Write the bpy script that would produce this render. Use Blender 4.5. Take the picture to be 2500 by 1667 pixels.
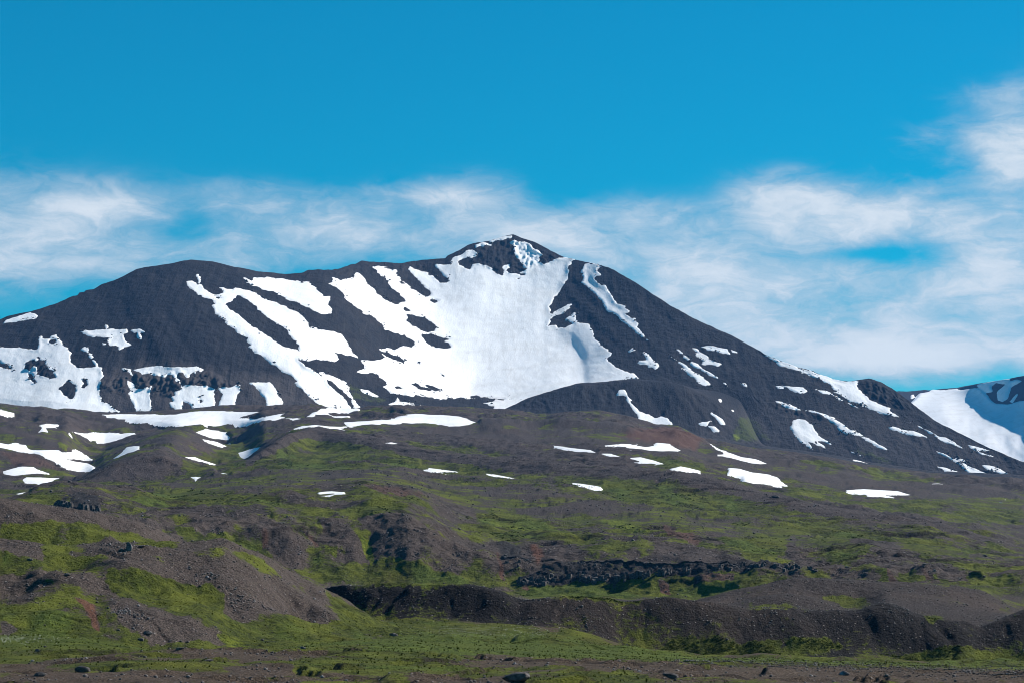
import bpy, bmesh, math, random
import numpy as np
from mathutils import Vector

random.seed(7)
RNG = np.random.default_rng(11)
SC = bpy.context.scene
COL = SC.collection
for o in list(bpy.data.objects):
    bpy.data.objects.remove(o)

# ------------------------------------------------------------------ camera, sky, sun, exposure
W_PH, H_PH = 2500.0, 1667.0          # the photograph's size
FOC = 5900.0                         # focal length in photograph pixels (85 mm on 36 mm)
HOR = 1300.0                         # photograph row of the horizon
CX = W_PH / 2

cam_d = bpy.data.cameras.new("camera")
cam_d.sensor_width = 36.0
cam_d.sensor_fit = 'HORIZONTAL'
cam_d.lens = FOC / W_PH * 36.0
cam_d.shift_y = (HOR - H_PH / 2) / W_PH
cam_d.clip_start = 0.5
cam_d.clip_end = 60000.0
cam = bpy.data.objects.new("camera", cam_d)
COL.objects.link(cam)
cam.location = (0, 0, 0)
cam.rotation_euler = (math.radians(90), 0, 0)
SC.camera = cam

SUN_AZ, SUN_EL = math.radians(66), math.radians(35)
sun_dir = Vector((math.sin(SUN_AZ) * math.cos(SUN_EL), math.cos(SUN_AZ) * math.cos(SUN_EL), math.sin(SUN_EL)))
sun_d = bpy.data.lights.new("sun", 'SUN')
sun_d.energy = 4.5
sun_d.angle = math.radians(0.53)
sun_d.color = (1.0, 0.95, 0.88)
sun = bpy.data.objects.new("sun", sun_d)
COL.objects.link(sun)
sun.rotation_euler = (-sun_dir).to_track_quat('-Z', 'Y').to_euler()
sun.location = (0, 0, 500)

SC.view_settings.view_transform = 'Standard'
SC.view_settings.look = 'None'
SC.view_settings.gamma = 1.0
SC.view_settings.use_curve_mapping = False
SC.view_settings.exposure = 0.66
SC.cycles.filter_width = 0.95
SC.cycles.use_denoising = True


class NT:
    """small helper around a node tree"""
    def __init__(self, tree):
        self.t = tree
        tree.nodes.clear()

    def n(self, typ, **kw):
        nd = self.t.nodes.new(typ)
        for k, v in kw.items():
            setattr(nd, k, v)
        return nd

    def link(self, a, b):
        self.t.links.new(a, b)

    def val(self, sock, v):
        if hasattr(v, 'is_linked') or isinstance(v, bpy.types.NodeSocket):
            self.link(v, sock)
        else:
            sock.default_value = v

    def math(self, op, a, b=0.0, c=None, clamp=False):
        nd = self.n('ShaderNodeMath', operation=op, use_clamp=clamp)
        self.val(nd.inputs[0], a)
        self.val(nd.inputs[1], b)
        if c is not None:
            self.val(nd.inputs[2], c)
        return nd.outputs[0]

    def mix(self, f, a, b, blend='MIX'):
        nd = self.n('ShaderNodeMix', data_type='RGBA', blend_type=blend)
        self.val(nd.inputs[0], f)
        self.val(nd.inputs[6], a if not isinstance(a, tuple) else (*a, 1.0))
        self.val(nd.inputs[7], b if not isinstance(b, tuple) else (*b, 1.0))
        return nd.outputs[2]

    def noise(self, vec, scale, detail=4.0, rough=0.55, dist=0.0):
        nd = self.n('ShaderNodeTexNoise', noise_dimensions='3D')
        self.link(vec, nd.inputs['Vector'])
        nd.inputs['Scale'].default_value = scale
        nd.inputs['Detail'].default_value = detail
        nd.inputs['Roughness'].default_value = rough
        nd.inputs['Distortion'].default_value = dist
        return nd.outputs['Fac']

    def smooth(self, v, lo, hi):
        nd = self.n('ShaderNodeMapRange', interpolation_type='SMOOTHSTEP')
        self.val(nd.inputs[0], v)
        nd.inputs[1].default_value = lo
        nd.inputs[2].default_value = hi
        return nd.outputs[0]

    def scale_vec(self, vec, s):
        nd = self.n('ShaderNodeVectorMath', operation='MULTIPLY')
        self.link(vec, nd.inputs[0])
        nd.inputs[1].default_value = s
        return nd.outputs[0]

    def attr(self, name):
        return self.n('ShaderNodeAttribute', attribute_name=name).outputs['Fac']


world = bpy.data.worlds.new("World")
SC.world = world
world.use_nodes = True
w = NT(world.node_tree)
sky = w.n('ShaderNodeTexSky', sky_type='NISHITA')
sky.sun_disc = False
sky.sun_elevation = SUN_EL
sky.sun_rotation = SUN_AZ
sky.altitude = 800.0
sky.air_density = 1.0
sky.dust_density = 0.0
sky.ozone_density = 3.0
tint = w.n('ShaderNodeMix', data_type='RGBA', blend_type='MULTIPLY')
tint.inputs[0].default_value = 1.0
w.link(sky.outputs[0], tint.inputs[6])
tint.inputs[7].default_value = (0.004, 0.655, 0.80, 1.0)
coord = w.n('ShaderNodeTexCoord').outputs['Generated']
sep = w.n('ShaderNodeSeparateXYZ')
w.link(coord, sep.inputs[0])
az = w.math('ARCTAN2', sep.outputs[0], sep.outputs[1])
el = w.math('ARCSINE', sep.outputs[2])
comb = w.n('ShaderNodeCombineXYZ')
w.link(az, comb.inputs[0])
w.link(w.math('MULTIPLY', el, 1.7), comb.inputs[1])
cvec = comb.outputs[0]
# wispy warp
warp = w.n('ShaderNodeTexNoise', noise_dimensions='3D')
w.link(cvec, warp.inputs['Vector'])
warp.inputs['Scale'].default_value = 20.0
warp.inputs['Detail'].default_value = 5.0
warp.inputs['Roughness'].default_value = 0.6
wv = w.n('ShaderNodeVectorMath', operation='MULTIPLY_ADD')
w.link(warp.outputs['Color'], wv.inputs[0])
wv.inputs[1].default_value = (0.045, 0.024, 0.0)
w.link(cvec, wv.inputs[2])
cn1 = w.noise(wv.outputs[0], 13.0, 8.0, 0.58, 0.25)
cn2 = w.noise(w.scale_vec(wv.outputs[0], (1.0, 1.7, 1.0)), 44.0, 8.0, 0.66, 0.7)
cn = w.math('ADD', w.math('MULTIPLY', cn1, 0.68), w.math('MULTIPLY', cn2, 0.32))
# cloud masses by direction: column, row, half width, half height (photograph pixels), amount
CLOUDS = [(120, 500, 170, 42, .75), (150, 600, 210, 55, .75), (300, 510, 90, 22, .35), (330, 640, 130, 40, .3), (60, 660, 110, 35, .35), (-350, 560, 380, 110, .8),
          (560, 478, 150, 30, .48), (700, 515, 150, 26, .3), (560, 560, 120, 26, .2), (640, 625, 130, 40, .35),
          (960, 490, 120, 34, .5), (1080, 470, 70, 28, .35), (1200, 490, 110, 44, .75), (1000, 585, 230, 36, .75), (840, 560, 120, 30, .4), (1330, 560, 110, 40, .45),
          (1500, 520, 110, 34, .55), (1480, 610, 180, 50, .7), (1700, 660, 220, 50, .6), (1620, 750, 230, 50, .62), (1560, 540, 80, 30, .3),
          (1965, 472, 115, 42, .95), (2060, 530, 185, 42, .68), (2220, 495, 95, 40, .62), (2300, 585, 190, 55, .65), (1900, 590, 150, 34, .35), (2010, 680, 220, 40, .5),
          (2330, 690, 220, 42, .55), (2230, 760, 260, 36, .45), (2485, 320, 95, 62, 1.0), (2330, 350, 130, 32, .5), (2480, 430, 90, 40, .6), (2470, 235, 110, 22, .4),
          (1980, 815, 260, 32, .55), (2080, 868, 300, 34, .95), (2400, 850, 220, 50, .8), (1800, 800, 130, 40, .4),
          (2165, 618, 120, 20, -.85), (2760, 560, 300, 190, .8), (1330, 470, 70, 30, -.3), (2350, 880, 300, 30, .35), (430, 590, 80, 60, -.3), (470, 520, 40, 40, -.2)]
tot = None
for (px, py, sx, sy, a) in CLOUDS:
    a0 = math.atan((px - CX) / FOC)
    e0 = math.atan((HOR - py) / FOC * math.cos(a0))
    du = w.math('MULTIPLY', w.math('SUBTRACT', az, a0), FOC / sx)
    dv = w.math('MULTIPLY', w.math('SUBTRACT', el, e0), FOC / sy)
    r2 = w.math('ADD', w.math('MULTIPLY', du, du), w.math('MULTIPLY', dv, dv))
    g = w.math('MULTIPLY', w.math('POWER', 2.718, w.math('MULTIPLY', r2, -0.55)), a)
    tot = g if tot is None else w.math('ADD', tot, g)
# the same kind of low cloud bank goes on all round, outside the frame
bandp = w.math('MULTIPLY', w.math('SUBTRACT', el, 0.115), 22.0)
band = w.math('POWER', 2.718, w.math('MULTIPLY', w.math('MULTIPLY', bandp, bandp), -1.0))
side = w.smooth(w.math('ABSOLUTE', az), 0.24, 0.40)
tot = w.math('ADD', tot, w.math('MULTIPLY', w.math('MULTIPLY', band, side), 0.62))
dens = w.math('ADD', w.math('MULTIPLY', w.math('SUBTRACT', cn, 0.50), 4.6), w.math('SUBTRACT', w.math('MULTIPLY', tot, 1.08), 0.52))
alpha = w.math('MULTIPLY', w.smooth(dens, -0.75, 1.05), 0.95)
alpha = w.math('MULTIPLY', alpha, w.smooth(tot, 0.0, 0.38))
cloudc = w.mix(w.smooth(dens, 0.0, 1.5), (3.9, 5.1, 6.2), (6.9, 7.4, 7.9))
skyc = w.mix(alpha, tint.outputs[2], cloudc)
bg = w.n('ShaderNodeBackground')
w.link(skyc, bg.inputs[0])
bg.inputs[1].default_value = 0.075
wo = w.n('ShaderNodeOutputWorld')
w.link(bg.outputs[0], wo.inputs[0])

# ------------------------------------------------------------------ numpy noise
def _hash(ix, iy, seed):
    h = (ix.astype(np.int64) * 374761393 + iy.astype(np.int64) * 668265263 + seed * 974634777) & 0xFFFFFFFF
    h = ((h ^ (h >> 13)) * 1274126177) & 0xFFFFFFFF
    return (h ^ (h >> 16)) & 0xFFFF


_ang = np.arange(65536) / 65536.0 * 2 * math.pi
_gx, _gy = np.cos(_ang).astype(np.float32), np.sin(_ang).astype(np.float32)


def pnoise(x, y, seed=0):
    ix, iy = np.floor(x), np.floor(y)
    fx, fy = (x - ix).astype(np.float32), (y - iy).astype(np.float32)
    ix, iy = ix.astype(np.int64), iy.astype(np.int64)
    u = fx * fx * fx * (fx * (fx * 6 - 15) + 10)
    v = fy * fy * fy * (fy * (fy * 6 - 15) + 10)
    def gdot(dx, dy):
        h = _hash(ix + dx, iy + dy, seed)
        return _gx[h] * (fx - dx) + _gy[h] * (fy - dy)
    a = gdot(0, 0); b = gdot(1, 0); c = gdot(0, 1); d = gdot(1, 1)
    return ((a + u * (b - a)) * (1 - v) + (c + u * (d - c)) * v) * 1.5


def fbm(x, y, octv=3, seed=0, gain=0.5):
    s, a, f, t = 0.0, 1.0, 1.0, 0.0
    for k in range(octv):
        s = s + a * pnoise(x * f + 17.3 * k, y * f - 9.1 * k, seed + k)
        t += a
        a *= gain
        f *= 2.03
    return s / t


def sstep(v, lo, hi):
    t = np.clip((v - lo) / (hi - lo), 0, 1)
    return t * t * (3 - 2 * t)


# ------------------------------------------------------------------ sketch frames: traced outlines are noted in enlarged views of the photograph
FR = {'Z1': (0, 600, 640 / 2334), 'Z2': (400, 560, 640 / 2230), 'Z3': (900, 550, 640 / 2182), 'Z4': (1200, 600, 640 / 2091),
      'Z5': (1700, 800, 800 / 2352), 'Z6': (0, 950, 800 / 2352), 'Z7': (700, 950, 900 / 2352), 'Z8': (1500, 950, 1000 / 2352),
      'W1': (0, 1180, 640 / 2061), 'W2': (500, 1180, 640 / 2061), 'W3': (1000, 1180, 700 / 2254), 'W4': (1600, 1180, 900 / 2352),
      'N': (0, 0, 1.0)}


def P(*args):
    """P('Z1',[(x,y)..],'Z2',[..]) -> outline in photograph pixels"""
    out = []
    for k in range(0, len(args), 2):
        x0, y0, s = FR[args[k]]
        out += [(x0 + s * a, y0 + s * b) for a, b in args[k + 1]]
    return np.array(out)


def poly_sdf(poly, x, y):
    """signed distance, positive inside"""
    x = np.asarray(x, np.float64); y = np.asarray(y, np.float64)
    n = len(poly)
    d2 = np.full(x.shape, 1e12)
    inside = np.zeros(x.shape, bool)
    for i in range(n):
        ax, ay = poly[i]
        bx, by = poly[(i + 1) % n]
        ex, ey = bx - ax, by - ay
        L = ex * ex + ey * ey + 1e-9
        t = np.clip(((x - ax) * ex + (y - ay) * ey) / L, 0, 1)
        d2 = np.minimum(d2, (x - ax - t * ex) ** 2 + (y - ay - t * ey) ** 2)
        if ay != by:
            cond = (ay > y) != (by > y)
            inside ^= cond & (x < (bx - ax) * (y - ay) / (by - ay) + ax)
    return np.where(inside, 1, -1) * np.sqrt(d2)


# ------------------------------------------------------------------ the lie of the land
PX = np.concatenate([np.linspace(-5200, -420, 14), np.arange(-390, -30, 11.0), np.arange(-30, 2531, 2.95), np.arange(2538, 2900, 11.0), np.linspace(2930, 7700, 14)])
NC = len(PX)
_fine = np.arange(-600, 3101, 1.0)


def curve(pts, sig=10):
    """(px, value) points -> value per column, smoothed"""
    pts = sorted(pts)
    v = np.interp(_fine, [p[0] for p in pts], [p[1] for p in pts])
    if sig > 0:
        k = np.exp(-0.5 * (np.arange(-int(3 * sig), int(3 * sig) + 1) / sig) ** 2)
        k /= k.sum()
        m = len(k) // 2
        v = np.convolve(np.pad(v, m, mode='edge'), k, mode='valid')
    return np.interp(PX, _fine, v)


SKY = [(-400, 860), (-200, 820), (0, 780), (22, 770), (74, 762), (129, 744), (178, 723), (190, 722), (193, 715), (207, 714), (209, 709), (228, 707), (249, 695), (288, 682), (335, 656), (389, 649),
       (463, 634), (500, 637), (521, 640), (572, 652), (630, 663), (696, 669), (741, 666), (753, 659), (816, 659), (871, 643), (882, 637), (917, 640),
       (983, 643), (1031, 635), (1088, 631), (1091, 625), (1120, 613), (1143, 598), (1164, 592), (1196, 588), (1226, 578), (1253, 573), (1278, 582),
       (1311, 595), (1340, 610), (1381, 629), (1416, 637), (1446, 644), (1484, 652), (1540, 683), (1629, 741), (1665, 762), (1708, 785), (1782, 817),
       (1840, 848), (1877, 870), (1938, 892), (1986, 907), (2040, 926), (2074, 931), (2101, 925), (2122, 922), (2149, 931), (2183, 950), (2231, 987),
       (2278, 1024), (2346, 1058), (2414, 1092), (2500, 1128), (2700, 1160), (2900, 1185)]
NCREST = [(1234, 998), (1292, 970), (1365, 947), (1414, 935), (1475, 931), (1552, 924), (1598, 927), (1690, 935), (1763, 946), (1850, 985)]
KC = [(-400, 975), (0, 985), (50, 992), (82, 995), (104, 992), (137, 1000), (165, 998), (233, 1006), (302, 1008), (384, 1003), (466, 996), (548, 988), (640, 992), (720, 990), (770, 986),
      (825, 998), (870, 996), (900, 990), (1000, 990), (1120, 993), (1231, 1000), (1313, 1012), (1396, 1004), (1463, 1002), (1537, 1016), (1598, 1035), (1653, 1039), (1677, 1050),
      (1720, 1071), (1870, 1096), (2006, 1113), (2108, 1133), (2278, 1157), (2500, 1167), (2900, 1180)]
GC = [(180, 1178), (272, 1130), (340, 1103), (401, 1100), (442, 1120), (520, 1145), (600, 1125), (650, 1090), (700, 1061), (757, 1044), (800, 1050), (930, 1072), (1006, 1092), (1083, 1107),
      (1197, 1120), (1350, 1132), (1504, 1143), (1649, 1154), (1755, 1175), (1866, 1205), (2010, 1239), (2138, 1256), (2265, 1273), (2393, 1303), (2500, 1333), (2900, 1400)]
EB = [(-400, 1200), (0, 1225), (300, 1258), (460, 1262), (640, 1255), (800, 1262), (900, 1245), (1000, 1262), (1080, 1310), (1150, 1345), (1250, 1372), (1400, 1380), (1600, 1372),
      (1750, 1373), (1900, 1383), (2000, 1388), (2100, 1372), (2300, 1385), (2500, 1395), (2900, 1410)]
DC = [(1600, 1478), (1726, 1459), (1830, 1433), (1925, 1413), (1983, 1410), (2117, 1417), (2212, 1421), (2327, 1429), (2404, 1444), (2461, 1475), (2500, 1490), (2700, 1510)]
CC = [(1790, 1470), (1849, 1455), (1925, 1448), (1983, 1455), (2032, 1471), (2086, 1492)]
MC = [(-400, 1170), (0, 1213), (180, 1245), (350, 1276), (400, 1295), (460, 1336), (520, 1400), (650, 1440), (760, 1445), (820, 1432), (1000, 1430), (1124, 1431), (1186, 1438), (1233, 1453), (1270, 1469), (1310, 1467),
      (1342, 1461), (1481, 1457), (1543, 1467), (1606, 1453), (1650, 1456), (1726, 1467), (1799, 1475), (1830, 1486), (1868, 1482), (1983, 1494), (2021, 1496), (2086, 1496), (2143, 1475), (2174, 1478),
      (2231, 1498), (2319, 1515), (2365, 1517), (2388, 1528), (2435, 1514), (2500, 1488), (2600, 1460), (2900, 1430)]
AC = [(-400, 1300), (0, 1325), (160, 1335), (300, 1330), (468, 1338), (553, 1323), (627, 1345), (744, 1408), (840, 1456), (935, 1520), (1000, 1540), (1060, 1552), (1100, 1550), (1300, 1554), (1500, 1578), (1700, 1600), (2500, 1626)]

kc_y = [(-400, 3050), (0, 3100), (640, 3150), (900, 3100), (1230, 3050), (1463, 2950), (1653, 2920), (1870, 2870), (2108, 2800), (2500, 2700), (2900, 2650)]
gc_y = [(-400, 1700), (180, 1850), (340, 1900), (450, 1900), (600, 2000), (757, 2250), (1083, 2050), (1350, 1850), (1504, 1750), (1755, 1600), (2010, 1450), (2265, 1350), (2500, 1270), (2900, 1200)]
ncy = [(1100, 3750), (1234, 3740), (1365, 3770), (1475, 3790), (1600, 3800), (1690, 3780), (1763, 3750), (1850, 3690), (1950, 3650)]

# thin plate spline for the distance of the big mountain's face
TP = np.array([
    (-400, 1000, 3450), (0, 1000, 3500), (300, 1010, 3520), (550, 1000, 3560), (800, 1000, 3650), (1000, 1000, 3750), (1150, 1000, 3830), (1240, 1000, 3850), (1365, 957, 3930), (1475, 941, 3940),
    (1600, 935, 3942), (1763, 955, 3908), (1870, 1090, 3692), (2006, 1110, 3660), (2278, 1155, 3595), (2500, 1165, 3583), (2900, 1180, 3560),
    (-400, 860, 3700), (0, 780, 3860), (228, 707, 4000), (463, 634, 4108), (696, 669, 4170), (880, 637, 4440), (1031, 635, 4550), (1143, 598, 4610), (1253, 573, 4650), (1381, 629, 4570), (1484, 652, 4500),
    (1540, 683, 4430), (1629, 741, 4310), (1782, 817, 4160), (1877, 870, 4060), (2040, 926, 3960), (2122, 922, 3965), (2278, 1024, 3800), (2500, 1128, 3640), (2900, 1185, 3580),
    (1150, 960, 3980), (1150, 900, 4110), (1150, 800, 4290), (1150, 700, 4450), (1253, 640, 4560), (1300, 800, 4300), (1320, 900, 4110), (1000, 900, 4010), (1000, 800, 4210), (1000, 700, 4420),
    (900, 900, 3900), (900, 800, 4070), (900, 700, 4300), (800, 900, 3780), (800, 800, 3930), (800, 700, 4140), (650, 900, 3690), (600, 800, 3810), (600, 700, 4010), (400, 900, 3640), (400, 800, 3760), (400, 700, 3950),
    (200, 900, 3620), (200, 800, 3790), (60, 900, 3640), (1420, 700, 4455), (1420, 800, 4275), (1420, 880, 4120), (1500, 850, 4120), (1500, 750, 4330), (1600, 850, 4094), (1650, 810, 4170), (1750, 880, 4039),
    (2000, 1000, 3833), (2122, 1010, 3814), (2000, 950, 3916), (1870, 980, 3866)], float)


def tps_fit(T, lam=1e-4):
    p = T[:, :2] / 1000.0
    n = len(p)
    r2 = ((p[:, None] - p[None]) ** 2).sum(-1)
    K = 0.5 * r2 * np.log(r2 + 1e-12) + lam * np.eye(n)
    Q = np.hstack([np.ones((n, 1)), p])
    A = np.block([[K, Q], [Q.T, np.zeros((3, 3))]])
    return p, np.linalg.solve(A, np.concatenate([T[:, 2], np.zeros(3)]))


def tps_eval(fit, x, y):
    p, c = fit
    x = x / 1000.0; y = y / 1000.0
    out = c[-3] + c[-2] * x + c[-1] * y
    for i in range(len(p)):
        r2 = (x - p[i, 0]) ** 2 + (y - p[i, 1]) ** 2
        out = out + c[i] * 0.5 * r2 * np.log(r2 + 1e-12)
    return out


FIT = tps_fit(TP)
PXc = np.clip(PX, -380, 2880)

LINES = []   # dict(name, Y, z, rows to next, valid, amps, veg)


def line(name, Y, py=None, z=None, rows=20, reg=None, amps=(0, 0, 0, 0), veg=0.5, sig=10):
    Yv = curve(Y, 20) if isinstance(Y, list) else (np.full(NC, float(Y)) if np.isscalar(Y) else Y)
    if z is not None:
        zv = np.full(NC, float(z)) if np.isscalar(z) else z
    else:
        pv = curve(py, sig) if isinstance(py, list) else py
        zv = (HOR - pv) / FOC * Yv
    wgt = np.ones(NC)
    if reg:
        a, b, f = reg
        wgt = sstep(PX, a - f, a) * (1 - sstep(PX, b, b + f))
    if name == 'ncrest':
        wgt = sstep(PX, 1170, 1245) * (1 - sstep(PX, 1620, 1860))
    LINES.append(dict(name=name, Y=Yv.copy(), z=zv.copy(), rows=rows, w=wgt, amps=amps, veg=veg))


def off(pts, d):
    return [(a, b + d) for a, b in pts]


# amplitudes in metres for wavelengths 140, 40, 11, 3 m
line('near', 3, z=-1.8, rows=8, amps=(0, 0, .02, .02), veg=.6)
line('near2', 90, z=-7.2, rows=26, amps=(.2, .3, .15, .05), veg=.4)
line('bottom', 186, py=[(0, 1692), (2500, 1692)], rows=90, amps=(.0, .3, .30, .09), veg=.34)
line('foreback', [(0, 300), (900, 300), (1700, 310), (2500, 320)], py=[(-400, 1590), (0, 1590), (450, 1588), (900, 1590), (1200, 1602), (1700, 1614), (2500, 1640)], rows=42, amps=(0, .2, .16, .05), veg=.62)
line('afoot', [(0, 345), (300, 345), (500, 350), (700, 362), (940, 385), (1060, 392), (2500, 400)], py=[(-400, 1540), (0, 1545), (200, 1558), (380, 1584), (520, 1588), (800, 1572), (940, 1562), (1060, 1568), (1300, 1574), (1500, 1588), (1700, 1604), (2500, 1631)],
     rows=64, amps=(0, .6, .3, .06), veg=.85)
line('amid', [(0, 370), (300, 372), (500, 377), (700, 394), (850, 404), (940, 406), (1060, 403), (2500, 408)], py=[(-400, 1430), (0, 1455), (160, 1470), (300, 1465), (400, 1480), (560, 1490), (700, 1500), (800, 1515), (900, 1542), (1000, 1558), (1060, 1562), (1300, 1566), (1500, 1584), (1700, 1602), (2500, 1629)],
     rows=80, amps=(0, 1.7, .55, .10), veg=.5)
line('acrest', [(0, 412), (300, 414), (468, 421), (553, 426), (744, 440), (840, 436), (935, 428), (1060, 414), (2500, 416)], py=AC, rows=16, amps=(0, .9, .40, .10), veg=.35, sig=8)
line('adip', [(0, 512), (300, 514), (400, 521), (460, 532), (553, 548), (700, 505), (900, 472), (1200, 466), (1700, 464), (2500, 470), (2900, 472)], py=[(-400, 1335), (0, 1350), (468, 1352), (553, 1400), (650, 1440), (800, 1490), (900, 1512), (1000, 1519), (1060, 1520), (1300, 1533), (1420, 1548), (1500, 1572), (1700, 1596), (2500, 1622)],
     rows=95, amps=(0, 1.3, .4, .07), veg=.5)
line('mcrest', [(0, 546), (200, 550), (350, 558), (430, 571), (500, 588), (560, 592), (700, 540), (820, 492), (1000, 484), (1200, 479), (1300, 477), (1500, 478), (1606, 479), (1700, 479), (2143, 485), (2300, 483), (2500, 486), (2900, 492)], py=MC, rows=12, amps=(0, .9, .25, .12), veg=.1, sig=9)
line('mdip', [(0, 640), (460, 640), (600, 620), (1000, 560), (1500, 530), (2500, 522)], py=[(-400, 1230), (0, 1255), (300, 1300), (460, 1385), (560, 1440), (700, 1458), (1000, 1462), (1250, 1488), (1300, 1490), (1600, 1482), (1800, 1500), (2000, 1510), (2200, 1512), (2388, 1536), (2500, 1525)],
     rows=12, amps=(0, .5, .3, .1), veg=.35)
line('ccrest', 548, py=CC, rows=12, reg=(1800, 2080, 90), amps=(0, .2, .12, .06), veg=.12)
line('cdip', 566, py=[(1790, 1482), (1849, 1478), (1925, 1470), (2100, 1490)], rows=42, reg=(1800, 2080, 90), amps=(0, .3, .2, .08), veg=.2)
line('dcrest', 598, py=DC, rows=14, reg=(1760, 3000, 120), amps=(0, .4, .3, .1), veg=.15)
line('ddip', [(1700, 660), (2500, 640)], py=off(DC, 12), rows=26, reg=(1760, 3000, 120), amps=(0, .6, .4, .1), veg=.5)
line('sfoot', [(0, 850), (1000, 850), (1800, 800), (2500, 760)], py=[(-400, 1280), (0, 1290), (400, 1330), (500, 1350), (640, 1400), (760, 1430), (900, 1442), (1100, 1442), (1250, 1452), (1500, 1462), (1700, 1458), (1800, 1438), (1925, 1425), (2100, 1428), (2300, 1425), (2404, 1432), (2500, 1440)],
     rows=105, amps=(0, 1.6, .7, .15), veg=.6)
line('brow', [(0, 925), (500, 925), (900, 930), (1000, 915), (1080, 905), (1250, 886), (1600, 850), (2000, 815), (2500, 790)], py=EB, rows=110, amps=(3.0, 3.0, 1.0, .2), veg=.58)
line('lcrest', 1250, py=[(0, 1240), (40, 1222), (65, 1213), (88, 1195), (146, 1180), (220, 1186), (300, 1195), (420, 1202)], rows=14, reg=(50, 330, 110), amps=(.6, 1.2, .8, .2), veg=.4)
line('ldip', 1340, py=[(0, 1245), (65, 1222), (146, 1192), (300, 1202), (420, 1208)], rows=60, reg=(50, 330, 110), amps=(1, 1.6, .9, .2), veg=.55)
line('gfoot', [(p, y - 120) for p, y in gc_y], py=[(-400, 1210), (0, 1205), (180, 1196), (340, 1188), (450, 1165), (600, 1140), (700, 1112), (757, 1108), (900, 1112), (1083, 1142), (1350, 1166), (1504, 1180), (1649, 1196), (1755, 1225), (1866, 1248), (2010, 1272), (2138, 1290), (2265, 1306), (2393, 1340), (2500, 1368), (2900, 1430)],
     rows=36, amps=(4.2, 2.4, .8, .2), veg=.75)
line('gcrest', gc_y, py=[(-400, 1180), (0, 1190)] + GC, rows=10, amps=(1.5, 1.4, .6, .2), veg=.12)
line('gback', [(p, y + 80) for p, y in gc_y], py=off([(-400, 1180), (0, 1190)] + GC, 5), rows=70, amps=(4.5, 3.2, 1., .2), veg=.52)
line('icrest', [(0, 2450), (620, 2550)], py=[(150, 1130), (240, 1105), (338, 1075), (428, 1047), (476, 1062), (540, 1085), (700, 1085)], rows=10, reg=(260, 540, 110), amps=(1, 1.5, 1, .2), veg=.25)
line('idip', [(0, 2600), (620, 2700)], py=[(150, 1132), (240, 1108), (338, 1082), (428, 1057), (476, 1066), (540, 1088), (700, 1080)], rows=62, reg=(260, 540, 110), amps=(6.5, 4.0, 1.2, .3), veg=.34)
line('kcrest', kc_y, py=KC, rows=12, amps=(1.8, 1.6, .9, .3), veg=.22, sig=6)
line('kdip', [(0, 3330), (900, 3350), (1300, 3600), (1475, 3630), (1600, 3630), (1700, 3620), (1763, 3610), (1870, 3600), (2108, 3560), (2500, 3510), (2900, 3480)],
     py=[(p, q + (8 if p < 1690 else -4)) for p, q in KC], rows=46, amps=(.5, 1., .8, .3), veg=.12, sig=6)
line('ncrest', ncy, py=NCREST, rows=8, reg=(1245, 1640, 70), amps=(.3, .8, .5, .18), veg=.02, sig=6)
py0 = np.where((PX > 1236) & (PX < 1830), curve(off(NCREST, 11), 6), curve([(p, q + (6 if p < 1690 else -8)) for p, q in KC], 6))
bl = sstep(PX, 1215, 1250) * (1 - sstep(PX, 1800, 1870))
py0 = curve(off(NCREST, 11), 6) * bl + curve([(p, q + (6 if p < 1690 else -8)) for p, q in KC], 6) * (1 - bl)
Y0 = tps_eval(FIT, PXc, py0)
line('mfoot', Y0, py=py0, rows=232, amps=(0, 1.4, .55, .16), veg=.02)
NL = len(LINES)

# lines that exist only over part of the width fall back to the slope between their neighbours
for it in range(80):
    for i in range(1, NL - 1):
        L = LINES[i]
        if (L['w'] < 1).any():
            if it == 0:
                L['Yr'], L['zr'] = L['Y'].copy(), L['z'].copy()
            Yf = .5 * (LINES[i - 1]['Y'] + LINES[i + 1]['Y'])
            zf = .5 * (LINES[i - 1]['z'] + LINES[i + 1]['z'])
            L['Y'] = L['Yr'] * L['w'] + Yf * (1 - L['w'])
            L['z'] = L['zr'] * L['w'] + zf * (1 - L['w'])
LY = np.array([L['Y'] for L in LINES])
LZ = np.array([L['z'] for L in LINES])
for i in range(1, NL):
    LY[i] = np.maximum(LY[i], LY[i - 1] + 4)
# monotone cubic through the lines, column by column
h = np.diff(LY, axis=0)
dl = np.diff(LZ, axis=0) / h
m = np.zeros_like(LZ)
w1 = 2 * h[1:] + h[:-1]
w2 = h[1:] + 2 * h[:-1]
ok = dl[:-1] * dl[1:] > 0
with np.errstate(divide='ignore', invalid='ignore'):
    hm = (w1 + w2) / (w1 / dl[:-1] + w2 / dl[1:])
m[1:-1] = np.where(ok, hm, 0)
m[0], m[-1] = dl[0], dl[-1]
rowsY, rowsZ, rowsS, rowL = [], [], [], {}
for i in range(NL - 1):
    rowL[LINES[i]['name']] = len(rowsY)
    n = LINES[i]['rows']
    for k in range(n):
        t = k / n
        h00, h10 = 2 * t ** 3 - 3 * t ** 2 + 1, t ** 3 - 2 * t ** 2 + t
        h01, h11 = -2 * t ** 3 + 3 * t ** 2, t ** 3 - t ** 2
        rowsY.append(LY[i] + t * h[i])
        rowsZ.append(h00 * LZ[i] + h10 * h[i] * m[i] + h01 * LZ[i + 1] + h11 * h[i] * m[i + 1])
        rowsS.append(i + t)
rowL['mfoot'] = len(rowsY)
pyS = curve(SKY, 1.2)
nM = LINES[-1]['rows']
py0e = HOR - FOC * LZ[-1] / LY[-1]
tt = np.linspace(0, 1, nM + 1)[:, None]
pyM = py0e[None] * (1 - tt) + pyS[None] * tt
YM = tps_eval(FIT, np.broadcast_to(PXc, pyM.shape), pyM)
YM += (LY[-1] - YM[0])[None] * (1 - tt) ** 3
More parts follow.
